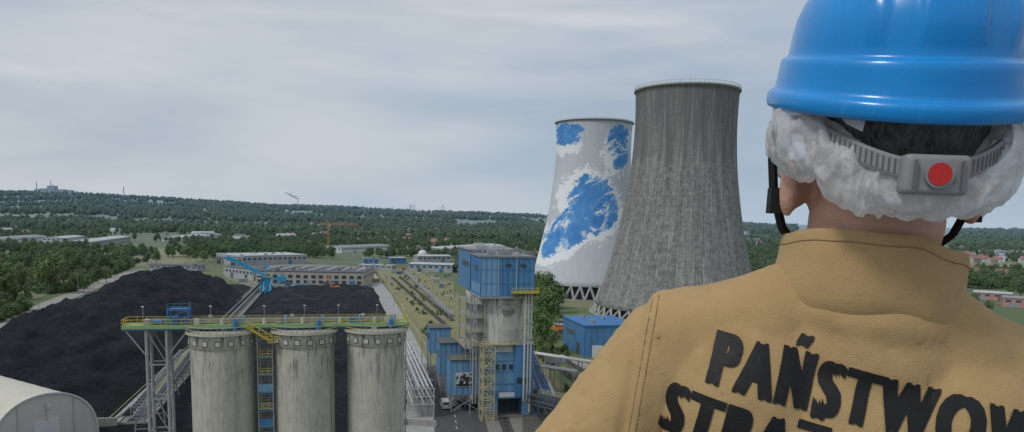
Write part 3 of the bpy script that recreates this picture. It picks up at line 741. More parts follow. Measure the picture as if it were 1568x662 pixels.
def grey_tower():
    mb=MB(); z0=4.5; prof=smoothprof([(t*HGt,r) for t,r in gp]); prof=[(r,z) for r,z in prof if z>=z0]
    gm=greymat()
    mb.lathe([(prof[0][0]-.6,z0-.2)]+prof+[(26.9,HGt),(27.6,HGt+.2),(27.6,HGt+1.1),(25.8,HGt+1.1)],gm,144)
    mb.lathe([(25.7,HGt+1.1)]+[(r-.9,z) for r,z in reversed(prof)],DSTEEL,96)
    columns(mb,46.5,prof[0][0]-.3,z0,44,1.0,PCONC)
    mb.lathe([(38,0),(38,z0)],DSTEEL,64)
    n=72
    for i in range(n):
        a=2*math.pi*i/n; x,y=27.3*math.cos(a),27.3*math.sin(a); mb.beam((x,y,HGt+1.1),(x,y,HGt+2.5),.35,WHITE)
    mb.lathe([(27.2,HGt+2.3),(27.4,HGt+2.3),(27.4,HGt+2.5),(27.2,HGt+2.5)],WHITE,96,smooth=False)
    mb.obj('cooling_tower',(tp.x,YG,0))
grey_tower()
YW=495.0; wt=AY(910,190,YW); HWt=wt.z
def whitemat():
    m=M('mural_painted_concrete'); v=m.coord('Object'); sep=m.node('ShaderNodeSeparateXYZ'); m.link(v,sep.inputs[0])
    X,Z=sep.outputs[0],sep.outputs[2]
    def w(px,py):
        q=AY(px,py,YW-26); return q.x-wt.x, q.z
    d1=m.noise(v,.10,6,.75,0,1); d2=m.noise(v,.30,5,.8,0,1)
    dd=m.math('SUBTRACT',m.math('ADD',d1,m.math('MULTIPLY',d2,.8)),.90)
    def ell(c,rx,rz,rot,amp):
        cx,cz=c; ca,sa=math.cos(rot),math.sin(rot)
        dx=m.math('SUBTRACT',X,cx);dz=m.math('SUBTRACT',Z,cz)
        u=m.math('ADD',m.math('MULTIPLY',dx,ca/rx),m.math('MULTIPLY',dz,sa/rx))
        q=m.math('ADD',m.math('MULTIPLY',dx,-sa/rz),m.math('MULTIPLY',dz,ca/rz))
        r=m.math('SQRT',m.math('ADD',m.math('MULTIPLY',u,u),m.math('MULTIPLY',q,q)))
        return m.math('ADD',r,m.math('MULTIPLY',dd,amp))
    def field(es):
        e=es[0]
        for x in es[1:]: e=m.math('MINIMUM',e,x)
        return e
    eb=field([ell(w(909,314),15.5,18.5,R(20),.9),ell(w(876,347),19,11,R(45),.9),ell(w(849,374),11,5,R(50),1.0),ell(w(866,202),10,7,R(-25),1.5),ell(w(884,196),5,3,0,1.2),ell(w(948,216),7.5,11,R(-10),1.4),ell(w(955,238),5,9,R(-20),1.3)])
    ew=field([ell(w(903,316),21,25,R(20),.9),ell(w(866,360),24,13,R(45),.9),ell(w(843,386),13,7,R(50),.9),ell(w(868,212),10,9.5,R(-50),1.6),ell(w(946,228),10,16,R(-10),1.5)])
    th=R(40)
    u=m.math('ADD',m.math('MULTIPLY',X,math.cos(th)),m.math('MULTIPLY',Z,math.sin(th))); q=m.math('SUBTRACT',m.math('MULTIPLY',Z,math.cos(th)),m.math('MULTIPLY',X,math.sin(th)))
    cb=m.node('ShaderNodeCombineXYZ'); m.link(m.math('MULTIPLY',u,.045),cb.inputs[0]); m.link(m.math('MULTIPLY',q,.12),cb.inputs[1])
    st=m.noise(cb.outputs[0],1.0,8,.80,.34,.66,.9)
    edge=m.node('ShaderNodeMapRange'); m.link(eb,edge.inputs[0]); edge.inputs[1].default_value=.35; edge.inputs[2].default_value=1.0
    sv=m.math('ADD',st,m.math('MULTIPLY',edge.outputs[0],.12))
    blue_in=m.math('LESS_THAN',eb,1.0); white_in=m.math('LESS_THAN',m.math('ADD',ew,m.math('MULTIPLY',st,.30)),1.08)
    wash=m.noise(v,.02,4,.6,.3,.7); cmb=m.node('ShaderNodeMapping'); cmb.inputs['Scale'].default_value=(1,1,.06); m.link(v,cmb.inputs[0]); stk=m.noise(cmb.outputs[0],.5,5,.6,.45,.75)
    c=m.mix(wash,(.51,.545,.59),(.57,.60,.64)); c=m.mix(m.math('MULTIPLY',stk,.3),c,(.36,.37,.39))
    c=m.mix(white_in,c,(.80,.82,.84))
    bl=m.mix(m.noise(v,.15,5,.75,.3,.7),(.035,.18,.52),(.11,.35,.70))
    c=m.mix(m.math('MULTIPLY',blue_in,m.math('LESS_THAN',sv,.66)),c,bl)
    c=m.mix(m.math('MULTIPLY',blue_in,m.math('MULTIPLY',m.math('GREATER_THAN',sv,.66),m.math('LESS_THAN',sv,.76))),c,(.36,.53,.75))
    band=m.math('GREATER_THAN',Z,HWt-1.2); c=m.mix(m.math('MULTIPLY',band,.6),c,(.22,.27,.36))
    return m.out(c,.8,spec=.1)
wp=[(0,41.5),(.1,38.5),(.2,35.6),(.35,31.5),(.5,28.2),(.65,25.8),(.8,24.4),(.93,24.4),(1,25.0)]
def white_tower():
    mb=MB(); z0=8.5; prof=smoothprof([(t*HWt,r) for t,r in wp]); prof=[(r,z) for r,z in prof if z>=z0]; wm=whitemat()
    mb.lathe([(prof[0][0]-.6,z0-.2)]+prof+[(25.7,HWt+.1),(25.7,HWt+1.0),(24.2,HWt+1.0)],wm,144)
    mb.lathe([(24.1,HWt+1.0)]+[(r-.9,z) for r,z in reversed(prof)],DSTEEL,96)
    mb.lathe([(25.72,HWt+.1),(26.0,HWt+.1),(26.0,HWt+.8),(25.72,HWt+.8)],WHITE,96,smooth=False)
    columns(mb,42.5,prof[0][0]-.3,z0,40,1.0,WALLG)
    mb.lathe([(33,0),(33,z0)],DSTEEL,64)
    mb.obj('cooling_tower',(wt.x,YW,0))
white_tower()
# ------------------------------------------------------------------ coal bunker tower
PB=G(733,640)
def bunker():
    mb=MB(); r=6.3
    ztop=AY(778,395,PB.y).z; zb=AY(778,456,PB.y-1).z; zc=AY(778,536,PB.y).z
    W=13.6
    for k,(yc,ex) in enumerate(((7,0),(22.5,.9))):
        mb.lathe([(r,zc-1),(r,zb)],CONCB,72,W/2-0.3,yc)
        x0,x1=0,W; y0,y1=yc-6.9,yc+6.9
        if k==0:
            mb.bx(x0,x1,y0,y1,zb,ztop,BLU); mb.bx(x0-.3,x1+.3,y0-.3,y1+.3,ztop,ztop+.35,GREYR)
            mb.bx(x0-.25,x1+.25,y0-.25,y1+.25,zb-.5,zb,STEEL)
            mb.bx(x0-.02,x0+4.4,y0-.05,y0-.002,zb+.1,ztop-.1,BLU2)
            n=10
            for i in range(n+1): x=x0+W*i/n; mb.bx(x-.05,x+.05,y0-.12,y0-.055,zb,ztop,BLUS)
            for x in (x0+4.4,x0+9): mb.bx(x-.09,x+.09,y0-.15,y0-.121,zb,ztop,WPIPE)
            for zz in (zb+3.2,zb+6.6): mb.bx(x0,x1,y0-.1,y0-.056,zz-.05,zz+.05,BLUS)
            mb.bx(x0+6.2,x0+7.6,y0-.14,y0-.125,zb+7.3,zb+8.2,GLASS); mb.bx(x0+10,x0+11.4,y0-.14,y0-.125,zb+7.3,zb+8.2,GLASS)
        else:
            mb.bx(x0,x1,y0,y1+6,zb,ztop+ex,BLU2); mb.bx(x0-.3,x1+.3,y0-.3,y1+6.3,ztop+ex,ztop+ex+.35,GREYR)
            for i in range(12): y=y0+(y1+6-y0)*i/11; mb.bx(x0-.1,x0-.01,y-.05,y+.05,zb,ztop+ex,BLUS)
            mb.bx(x0-.1,x0-.02,y0+2,y1-2,ztop-3.5,ztop-2.2,GLASS)
    for i in range(6): y=.1+13.8*i/5; mb.bx(-.1,-.01,y-.05,y+.05,zb,ztop,BLUS)
    mb.bx(-.08,-.015,4,9,zb+6,zb+7.4,GLASS); mb.bx(-.09,-.016,1,12.5,zb+.5,zb+3,BLU2)
    for (x,y,sx,sy,h) in ((3,3,1,1,1.2),(7,5,1.4,1,1.0),(10.5,8,.8,.8,1.6),(5,10,1,1.6,.8),(9.5,3,.6,.6,.8)): mb.bx(x-sx,x+sx,y-sy,y+sy,ztop+.35,ztop+.35+h,random.choice((STEEL,WPIPE,GREYR)))
    for (x,y,h) in ((2,8,1.2),(6,3,1.0),(11.5,11,1.2),(4,22,1),(9,27,1.4)): mb.tube((x,y,ztop+.3),(x,y,ztop+h+1.2),.3,STEEL,n=10)
    for (x,y,sx,sy,h) in ((3.5,20,1.6,2,1.0),(9,24,2,1.6,.8),(5,30,1.4,1.4,1.2)): mb.bx(x-sx,x+sx,y-sy,y+sy,ztop+1.25,ztop+1.25+h,random.choice((STEEL,LROOF)))
    mb.rail([(0,0.1,ztop+.35),(W,0.1,ztop+.35),(W,13.8,ztop+.35)],STEEL,1.0,1.6,.06); mb.rail([(0,0.1,ztop+.35),(0,13.8,ztop+.35)],STEEL,1.0,1.6,.06)
    bz=zb+1.0; mb.bx(W-6,W+.9,-1.7,0.0,bz-.15,bz,YEL); mb.rail([(W-6,-1.7,bz),(W+.9,-1.7,bz),(W+.9,1,bz)],YEL,1.25,.9,.09); mb.bx(W-6,W+.9,-1.72,-1.6,bz+.1,bz+.45,YEL)
    for x in (W-5.5,W-2.5,W+.4): mb.beam((x,-1.6,bz-.1),(x,.6,bz-2),.15,YEL)
    mb.bx(3.2,W-.6,1.2,13,6.2,zc,BLU2); mb.bx(3.0,W-.4,1.0,13.2,zc,zc+.3,GREYR)
    mb.bx(W-4.4,W+.4,.3,12,5.0,zc+.8,BLU); mb.bx(W-4.6,W+.6,.1,12.2,zc+.8,zc+1.05,GREYR)
    for zz in (8.2,11.4,14.2): mb.bx(3.2,W-4.5,1.08,1.19,zz-.05,zz+.05,BLUS)
    for x in (4.2,6.0,7.8): mb.bx(x,x+1.1,1.1,1.19,11.9,13.3,GLASS)
    for x in (W-3.8,W-1.9): mb.bx(x,x+1.2,.2,.29,8.5,10,GLASS)
    mb.bx(3.2,5.0,.8,13,0,6.2,BLU2); mb.bx(W-2.2,W-.4,.8,13,0,5.0,BLU2); mb.bx(5.0,W-2.2,6,13,0,6.2,DSTEEL)
    mb.bx(3.0,W-.2,.4,1.1,4.6,6.5,BLU); mb.bx(5.2,W-2.4,.32,.39,5.0,6.2,WHITE)
    mb.bx(3.2,5.0,.75,.79,0,1.6,WALLG)
    mb.bx(1.5,W-1,16,30,0,zc,WALLG); mb.bx(1.5,W-1,13.0,16,0,zc-4,DSTEEL)
    for i,x in enumerate((W-.6,W-1.4,W-2.3)): mb.tube((x,-.2-.2*i,4 if i else 1),(x,-.2-.2*i,zb+.6),.27,WPIPE,n=10)
    for z in (20,24,28): mb.bx(W-2.8,W-.1,-.75,-.1,z,z+.15,STEEL)
    for i in range(5):
        x=-1.2+.75*i; mb.tube((x,2.5,3),(x,2.5,zb-1),.15+.06*(i%2),random.choice((WPIPE,STEEL,YEL2)),n=8)
    for z in (18,21.5,25,28.5):
        mb.bx(-2,1.4,1.7,9,z-.1,z,STEEL); mb.rail([(-2,1.7,z),(1.4,1.7,z)],YEL2,1.1,1,.07); mb.rail([(-2,1.7,z),(-2,9,z)],YEL2,1.1,1,.07)
    for x in (-2,1.4):
        mb.beam((x,1.8,0),(x,1.8,zb-1),.25,STEEL)
    mb.beam((-2,9,0),(-2,9,zb-1),.25,STEEL); mb.beam((-2,20,0),(-2,20,zb-1),.25,STEEL)
    for z in (16,20,24,28): mb.bx(-2.2,0,9,26,z-.1,z,STEEL); mb.rail([(-2.2,9,z),(-2.2,26,z)],YEL2,1.1,1.5,.07)
    mb.lathe([(r+.05,zc+1.0),(r+1.1,zc+1.0),(r+1.1,zc+1.15),(r+.05,zc+1.15)],YEL2,48,W/2-.3,7,False)
    pts=[(W/2-.3+(r+1.05)*math.cos(a),7+(r+1.05)*math.sin(a),zc+1.15) for a in [R(180+180*i/16) for i in range(17)]]
    mb.rail(pts,YEL2,1.1,1.2,.07)
    mb.obj('coal_bunker_tower',PB,YAW)
    st=MB(); x0,x1=-1.5,1.5; n=7; H=zc+1
    for x in (x0,x1):
        for y in (0,3.6): st.beam((x,y,0),(x,y,H),.2,YEL2)
    for i in range(n+1):
        z=H*i/n
        st.bx(x0,x1,0,.8,z-.1,z,STEEL); st.bx(x0,x1,2.9,3.6,z-.1,z,STEEL)
        for yy in (0,3.6): st.rail([(x0,yy,z),(x1,yy,z)],YEL2,1.1,1,.06)
        st.rail([(x0,0,z),(x0,3.6,z)],YEL2,1.1,1.2,.06)
        if i<n:
            za=z+H/n; a,b=((x0,x1) if i%2 else (x1,x0))
            for yy in (.1,.8): st.beam((a,yy,z),(b,yy,za),.16,YEL2); st.beam((a,yy,z+1),(b,yy,za+1),.09,YEL)
    p=G(747,646); st.obj('stair_tower',p,YAW)
bunker()
def annex(name,px,py,w,d,z0,z1,mat,roof,glass=True):
    p=G(px,py); mb=MB(); mb.bx(0,w,0,d,z0,z1,mat); mb.bx(-.25,w+.25,-.25,d+.25,z1,z1+.3,roof)
    n=max(2,int(w/1.5))
    for i in range(n+1): x=w*i/n; mb.bx(x-.04,x+.04,-.07,-.005,z0,z1,BLUS)
    n2=max(2,int(d/1.5))
    for i in range(n2+1): y=d*i/n2; mb.bx(-.07,-.005,y-.04,y+.04,z0,z1,BLUS)
    for x in (.2,w-.2):
        for y in (.2,d-.2): mb.beam((x,y,0),(x,y,z0),.4,STEEL)
    if z0>3:
        mb.beam((.2,.2,.3),(w-.2,.2,z0),.2,STEEL); mb.beam((w-.2,.2,.3),(.2,.2,z0),.2,STEEL); mb.beam((.2,.2,.3),(.2,d-.2,z0),.2,STEEL)
    if glass: mb.bx(-.1,-.008,d*.3,d*.7,z0+(z1-z0)*.5,z0+(z1-z0)*.75,GLASS)
    mb.rail([(-.2,-.2,z1+.3),(w+.2,-.2,z1+.3)],YEL2,1,1.2,.05)
    mb.obj(name,p,YAW); return p
annex('transfer_house',658,575,6.5,8,7,15,BLU2,DARKR)
annex('transfer_house',674,604,7.5,9,5.5,14.5,BLU2,DARKR)
pa=annex('transfer_house',690,632,7.5,8,4.5,13.5,BLU2,DARKR,False)
def poster():
    m=M('poster_print'); v=m.coord('Object'); a=m.noise(v,.7,3,.6,.46,.52)
    c=m.mix(a,(.02,.02,.025),(.55,.55,.55)); sep=m.node('ShaderNodeSeparateXYZ'); m.link(v,sep.inputs[0])
    c=m.mix(m.math('LESS_THAN',sep.outputs[2],.7),c,(.02,.02,.02)); mt=m.out(c,.5)
    mb=MB(); mb.bx(0,4.4,-.06,0,0,3.6,WHITE); mb.bx(.12,4.28,-.09,-.061,.12,3.48,mt)
    fg=pm('poster_black',(.015,.015,.018),.5,.1,3)
    for x in (1.3,2.9): mb.bx(x-.35,x+.35,-.105,-.091,.15,1.5,fg); mb.bx(x-.18,x+.18,-.105,-.091,1.52,1.95,fg)
    off=Matrix.Rotation(YAW,3,'Z')@Vector((1.2,-.1,6.8)); mb.obj('billboard',pa+off,YAW)
poster()
def pipe_rack():
    a=G(630,560); b=G(664,640); mb=MB(); d=b-a; L=d.length; yaw=math.atan2(-d.x,d.y); n=6
    for i in range(n+1):
        y=L*i/n
        for x in (0,6.5): mb.beam((x,y,0),(x,y,7.5),.25,WPIPE)
        for z in (3.5,5.5,7.5): mb.beam((-.4,y,z),(6.9,y,z),.2,WPIPE)
    for z in (3.7,5.7,7.7):
        for x in (.3,1.4,2.5,3.7,5.2,6.2): mb.tube((x,0,z+.2),(x,L,z+.2),random.choice((.12,.2,.28)),random.choice((WPIPE,WPIPE,STEEL)),n=8)
    for x in (0,6.5):
        for i in range(n):
            y=L*i/n; mb.beam((x,y,0),(x,y+L/n,7.5),.12,WPIPE)
    mb.obj('pipe_rack',a,yaw)
pipe_rack()
def pipe_bridge():
    for (x0,y0,x1,y1,h) in ((812,590,880,602,6),(836,568,905,580,5)):
        a=G(x0,y0);b=G(x1,y1); d=b-a; L=d.length; yaw=math.atan2(-d.x,d.y); mb=MB()
        for x,r in ((-1,.35),(0,.4),(.9,.25)): mb.tube((x,-10,h+.4),(x,L,h+.4),r,WPIPE,n=10)
        for i in range(7):
            y=-8+(L+8)*i/6; mb.beam((-1.2,y,0),(-1.2,y,h),.25,STEEL); mb.beam((1.2,y,0),(1.2,y,h),.25,STEEL); mb.beam((-1.4,y,h),(1.4,y,h),.25,STEEL); mb.beam((-1.2,y,0),(1.2,y,h),.15,STEEL)
        mb.obj('pipe_bridge',a,yaw)
pipe_bridge()
a=G(815,640);b=G(860,690)
gallery('conveyor_gallery',(a.x,a.y,4),(b.x,b.y,9),3,2.2,DSTEEL,True,YEL2)
a=G(806,600);b=G(840,650)
gallery('conveyor_gallery',(a.x+1,a.y+6,8),(b.x,b.y,5),2.4,2.0,BLUS,True,YEL2)
def track(name,pxs,z=.1):
    pts=[G(x,y) for x,y in pxs]; mb=MB()
    for a,b in zip(pts[:-1],pts[1:]):
        d=(b-a); L=d.length; d.normalize(); nrm=Vector((d.y,-d.x,0))
        for o in (-.75,.75): mb.beam(a+nrm*o+Vector((0,0,z+.25)),b+nrm*o+Vector((0,0,z+.25)),.16,BRICKB)
        n=int(L/1.2)
        for i in range(n):
            p=a.lerp(b,i/n); mb.beam(p-nrm*1.3+Vector((0,0,z+.08)),p+nrm*1.3+Vector((0,0,z+.08)),.25,DARKR)
    mb.obj(name)
track('railway_track',[(808,600),(870,700)]); track('railway_track',[(822,598),(900,700)]); track('railway_track',[(770,640),(800,720)])
for k in range(3): track('railway_track',[(104+k*8,402+k),(238+k*3,385+k*1.2)])
track('railway_track',[(600,425),(690,505)]); track('railway_track',[(612,424),(694,492)])
track('railway_track',[(826,545),(905,600)]); track('railway_track',[(836,535),(915,582)])
def blockwall(x0,y0,x1,y1,h=2.2):
    a=G(x0,y0);b=G(x1,y1); d=b-a; L=d.length; yaw=math.atan2(d.y,d.x); mb=MB(); n=max(1,int(L/2))
    for i in range(n): mb.bx(L*i/n+.03,L*(i+1)/n-.03,0,.6,0,h+random.uniform(-.08,.08),PCONC)
    mb.obj('concrete_block_wall',a,yaw)
blockwall(500,652,618,652); blockwall(618,650,668,655,1.6); blockwall(140,655,180,652,2)
def lamp(x,y,h=12):
    p=G(x,y); mb=MB(); mb.tube((0,0,0),(0,0,h),.16,STEEL,.09,n=8); mb.beam((0,0,h),(-1.4,0,h+.3),.1,STEEL); mb.bx(-2.0,-1.2,-.2,.2,h+.22,h+.4,WHITE); mb.bx(-.3,.3,-.3,.3,0,.4,PCONC)
    mb.obj('street_lamp',p,YAW)
for (x,y) in ((590,440),(603,470),(622,510),(646,560),(582,424),(662,470),(640,440),(680,455),(688,490),(180,425),(120,450),(60,478),(232,408),(850,500),(862,520)): lamp(x,y)
def fence(px,h=2,mat=None,sp=3,name='wire_fence'):
    pts=[G(x,y) for x,y in px]; mb=MB()
    for a,b in zip(pts[:-1],pts[1:]):
        n=max(1,int((b-a).length/sp))
        for i in range(n+1): p=a.lerp(b,i/n); mb.beam(p,p+Vector((0,0,h)),.12,mat or STEEL)
        for z in (h*.33,h*.66,h): mb.beam(a+Vector((0,0,z)),b+Vector((0,0,z)),.06,mat or STEEL)
    mb.obj(name)
fence([(578,418),(612,468),(655,538)],2,YEL2); fence([(640,413),(692,436)],2,STEEL); fence([(0,478),(190,409)],2.2,PCONC); fence([(650,420),(694,446)],2,YEL2)
def lowpipes():
    mb=MB()
    a=G(622,418);b=G(694,486)
    d=(b-a).normalized(); nr=Vector((d.y,-d.x,0))
    for o,r in ((0,.35),(1.2,.3),(2.2,.2)):
        mb.tube(a+nr*o+Vector((0,0,1.5)),b+nr*o+Vector((0,0,1.5)),r,STEEL,n=8)
    for i in range(24):
        p=a.lerp(b,i/23); mb.beam(p-nr*.5,p-nr*.5+Vector((0,0,1.4)),.2,STEEL); mb.beam(p+nr*2.6,p+nr*2.6+Vector((0,0,1.4)),.2,STEEL); mb.beam(p-nr*.6+Vector((0,0,1.2)),p+nr*2.8+Vector((0,0,1.2)),.2,STEEL)
    mb.obj('district_heating_pipes')
lowpipes()
# ------------------------------------------------------------------ buildings
FOOT=[]
def hall(name,x0,y0,x1,y1,h,depth,wall,roof,pitch=0,win=True,doors=2,sky=0,band=None):
    a=G(x0,y0);b=G(x1,y1)
    zb=terr(a.x,a.y) if a.y>900 else 0
    d=b-a; W=math.hypot(d.x,d.y); yaw=math.atan2(d.y,d.x); mb=MB()
    mb.bx(0,W,0,depth,-1,h,wall)
    if pitch:
        z=h+pitch; o=.5
        mb.add([(-o,-o,h-.05),(W+o,-o,h-.05),(W+o,depth/2,z),(-o,depth/2,z),(W+o,depth+o,h-.05),(-o,depth+o,h-.05)],[(0,1,2,3),(3,2,4,5)],roof)
        mb.add([(0,0,h),(0,depth/2,z-.15),(0,depth,h)],[(0,1,2)],wall); mb.add([(W,0,h),(W,depth,h),(W,depth/2,z-.15)],[(0,1,2)],wall)
    else:
        mb.bx(-.3,W+.3,-.3,depth+.3,h,h+.4,roof)
        for i in range(int(W*depth/300)+1):
            x=random.uniform(2,max(2.1,W-4));y=random.uniform(2,max(2.1,depth-4)); mb.bx(x,x+2.2,y,y+1.8,h+.4,h+1.5,random.choice((STEEL,WPIPE,DSTEEL)))
    if sky:
        for i in range(sky):
            x=W*(i+.5)/sky; w=W/sky*.12; mb.bx(x-w,x+w,depth*.15,depth*.85,h+.4,h+1.1,STEEL)
    if win:
        n=max(2,int(W/5))
        for i in range(n):
            x=W*(i+.5)/n
            mb.bx(x-1.5,x+1.5,-.09,-.005,h*.55,h*.78,GLASS)
            if h>9: mb.bx(x-1.5,x+1.5,-.09,-.005,h*.2,h*.42,GLASS)
        n=max(2,int(depth/6))
        for i in range(n):
            y=depth*(i+.5)/n
            for xx in ((-.09,-.005),(W+.005,W+.09)): mb.bx(xx[0],xx[1],y-1.6,y+1.6,h*.55,h*.78,GLASS)
    for i in range(doors):
        x=W*(i+.5)/max(1,doors); mb.bx(x-1.9,x+1.9,-.14,-.1,0,min(4.2,h*.5),random.choice((DSTEEL,BLUS,STEEL)))
    if band: mb.bx(-.04,W+.04,-.15,-.005,h*.85,h*.98,band)
    mb.obj(name,(a.x,a.y,zb),yaw)
    c=a+d/2+Vector((-d.y,d.x,0)).normalized()*depth/2; FOOT.append((c.x,c.y,max(W,depth)*.5+4))
hall('warehouse',-30,378,72,369,8,36,WHITE,GREYR,1.5)
hall('warehouse',138,380,200,370,8,30,WALLG,LROOF,1.2)
hall('warehouse',276,370,340,364,7,36,WHITE,LROOF,1.5)
hall('workshop_hall',362,407,470,404,9,50,WALLG,LROOF,0,sky=0)
hall('workshop_hall',392,437,556,440,10,48,BEIGE,DARKR,0,sky=7,doors=5)
hall('workshop_hall',345,424,388,430,8,26,WALLG,DARKR)
hall('office_block',352,409,372,409,9,14,BEIGE,GREYR)
hall('warehouse',523,388,600,384,8,40,WHITE,GREYR,1.2)
hall('warehouse',626,416,692,418,7,22,WALLG,LROOF,1.2,band=BLUS)
hall('warehouse',640,402,690,402,7,26,WALLG,LROOF,1)
hall('garage',556,407,580,407,7,14,BLU2,GREYR)
hall('garage',598,404,622,404,6,14,BLUS,WPIPE)
hall('office_block',548,412,600,414,4,10,WALLG,LROOF,0,doors=1)
hall('warehouse',676,392,770,384,9,40,WALLG,LROOF,1.5)
hall('storage_shed',228,414,302,416,4.5,14,WALLG,DARKR,0,doors=4)
hall('storage_shed',330,404,350,404,5,14,WALLG,DARKR)
hall('warehouse',100,372,130,368,7,30,WHITE,LROOF,1.3)
hall('warehouse',1490,458,1548,462,5,16,PINK,LROOF,1)
hall('brick_workshop',1535,470,1600,474,6,16,PINK,GREYR,1)
hall('warehouse',1505,392,1580,394,9,30,WHITE,GREYR,1.5)
hall('warehouse',1146,432,1200,432,5,14,BEIGE,GREYR,1)
def bluehouse():
    p=G(894,548); mb=MB(); W,D,h=20,26,11.5
    mb.bx(0,W,0,D,0,h,BLU); mb.bx(-.4,W+.4,-.4,D+.4,h,h+.5,BLUS)
    for i in range(9): x=W*i/8; mb.bx(x-.06,x+.06,-.1,-.01,0,h,BLUS)
    for i in range(11): y=D*i/10; mb.bx(-.1,-.01,y-.06,y+.06,0,h,BLUS)
    mb.bx(3,7,-.13,-.105,0,4.5,WHITE); mb.bx(-.13,-.105,5,9,0,4.5,DSTEEL); mb.bx(10,17,-.13,-.105,6,7.6,GLASS); mb.bx(-.13,-.105,12,22,6.5,8,GLASS)
    for (x,y) in ((5,6),(12,14),(6,20)): mb.tube((x,y,h+.4),(x,y,h+1.6),.8,STEEL,n=12)
    mb.obj('blue_pump_house',p,YAW)
bluehouse()
hall('garage',850,512,872,512,4,8,ORANGE,WPIPE,0,False,1)
def tank(x,y,r):
    p=G(x,y); mb=MB(); prof=[(r*math.cos(a),r*.9+r*math.sin(a)*.95) for a in [R(-50+140*i/16) for i in range(17)]]
    mb.lathe(prof+[(.02,r*1.86)],WHITE,32); mb.lathe([(r*.7,0),(r*.7,r*.3)],PCONC,32)
    for i in range(8): a=i*math.pi/4; mb.beam((r*.85*math.cos(a),r*.85*math.sin(a),0),(r*.9*math.cos(a),r*.9*math.sin(a),r*.7),.4,STEEL)
    mb.obj('storage_tank',p)
tank(647,396,5.5); tank(661,394,4)
def container(x,y,col,yaw):
    mt=pm('container_paint',col,.6,.35,.6); p=G(x,y,.03); mb=MB(); mb.bx(-3,3,-1.2,1.2,.1,2.6,mt)
    for i in range(19): q=-2.9+5.8*i/18; mb.bx(q-.06,q+.06,-1.26,-1.201,.2,2.5,mt); mb.bx(q-.06,q+.06,1.201,1.26,.2,2.5,mt)
    for q in (-3,3): mb.bx(q-.08,q+.08,-1.24,1.24,0,.2,DSTEEL); mb.bx(q-.05,q+.05,-1.24,1.24,2.5,2.66,DSTEEL)
    mb.obj('shipping_container',p,yaw)
for (x,y,c) in ((604,418,(.5,.5,.5)),(612,420,(.05,.15,.35)),(618,414,(.4,.12,.06)),(585,408,(.55,.55,.52)),(360,420,(.1,.2,.35)),(372,432,(.4,.4,.4)),(575,432,(.5,.3,.08)),(668,432,(.5,.5,.5)),(676,440,(.1,.25,.45)),(642,608,(.45,.45,.44)),(648,596,(.15,.3,.5)),(310,412,(.4,.4,.4)),(852,556,(.5,.5,.5))): container(x,y,c,YAW+random.choice((0,1.57,.1)))
def arch_hall():
    mem=pm('membrane_fabric',(.60,.575,.49),.6,.2,.3); mem2=pm('membrane_gable',(.66,.65,.60),.6,.15,.3)
    p=AY(100,604,150); H=p.z; W=21; L=52; n=28; mb=MB()
    prof=[( -W/2*math.cos(math.pi*i/n), H*(math.sin(math.pi*i/n)**.72)) for i in range(n+1)]
    bays=10
    for b in range(bays):
        xa,xb=-L*b/bays,-L*(b+1)/bays
        vs=[(xa,q[0],q[1]) for q in prof]+[((xa+xb)/2,q[0]*.993,q[1]*.993) for q in prof]+[(xb,q[0],q[1]) for q in prof]; m=n+1
        mb.add(vs,[(i,i+1,m+i+1,m+i) for i in range(n)]+[(m+i,m+i+1,2*m+i+1,2*m+i) for i in range(n)],mem,True)
    for xa in (0,-L): mb.add([(xa,q[0],q[1]) for q in prof],[tuple(range(n+1))],mem2)
    for i in range(n):
        mb.beam((.1,prof[i][0],prof[i][1]),(.1,prof[i+1][0],prof[i+1][1]),.35,WHITE)
    mb.bx(.02,.25,-2.5,2.5,0,6,WHITE); mb.bx(.02,.2,.2,1.0,H*.72,H*.80,WHITE)
    for y in (-5.5,0,5.5): mb.beam((.12,y,0),(.12,y,H*.86),.12,WPIPE)
    q=AY(72,600,150); mb.obj('arched_storage_hall',(q.x-.5,q.y,0),R(-32))
arch_hall()
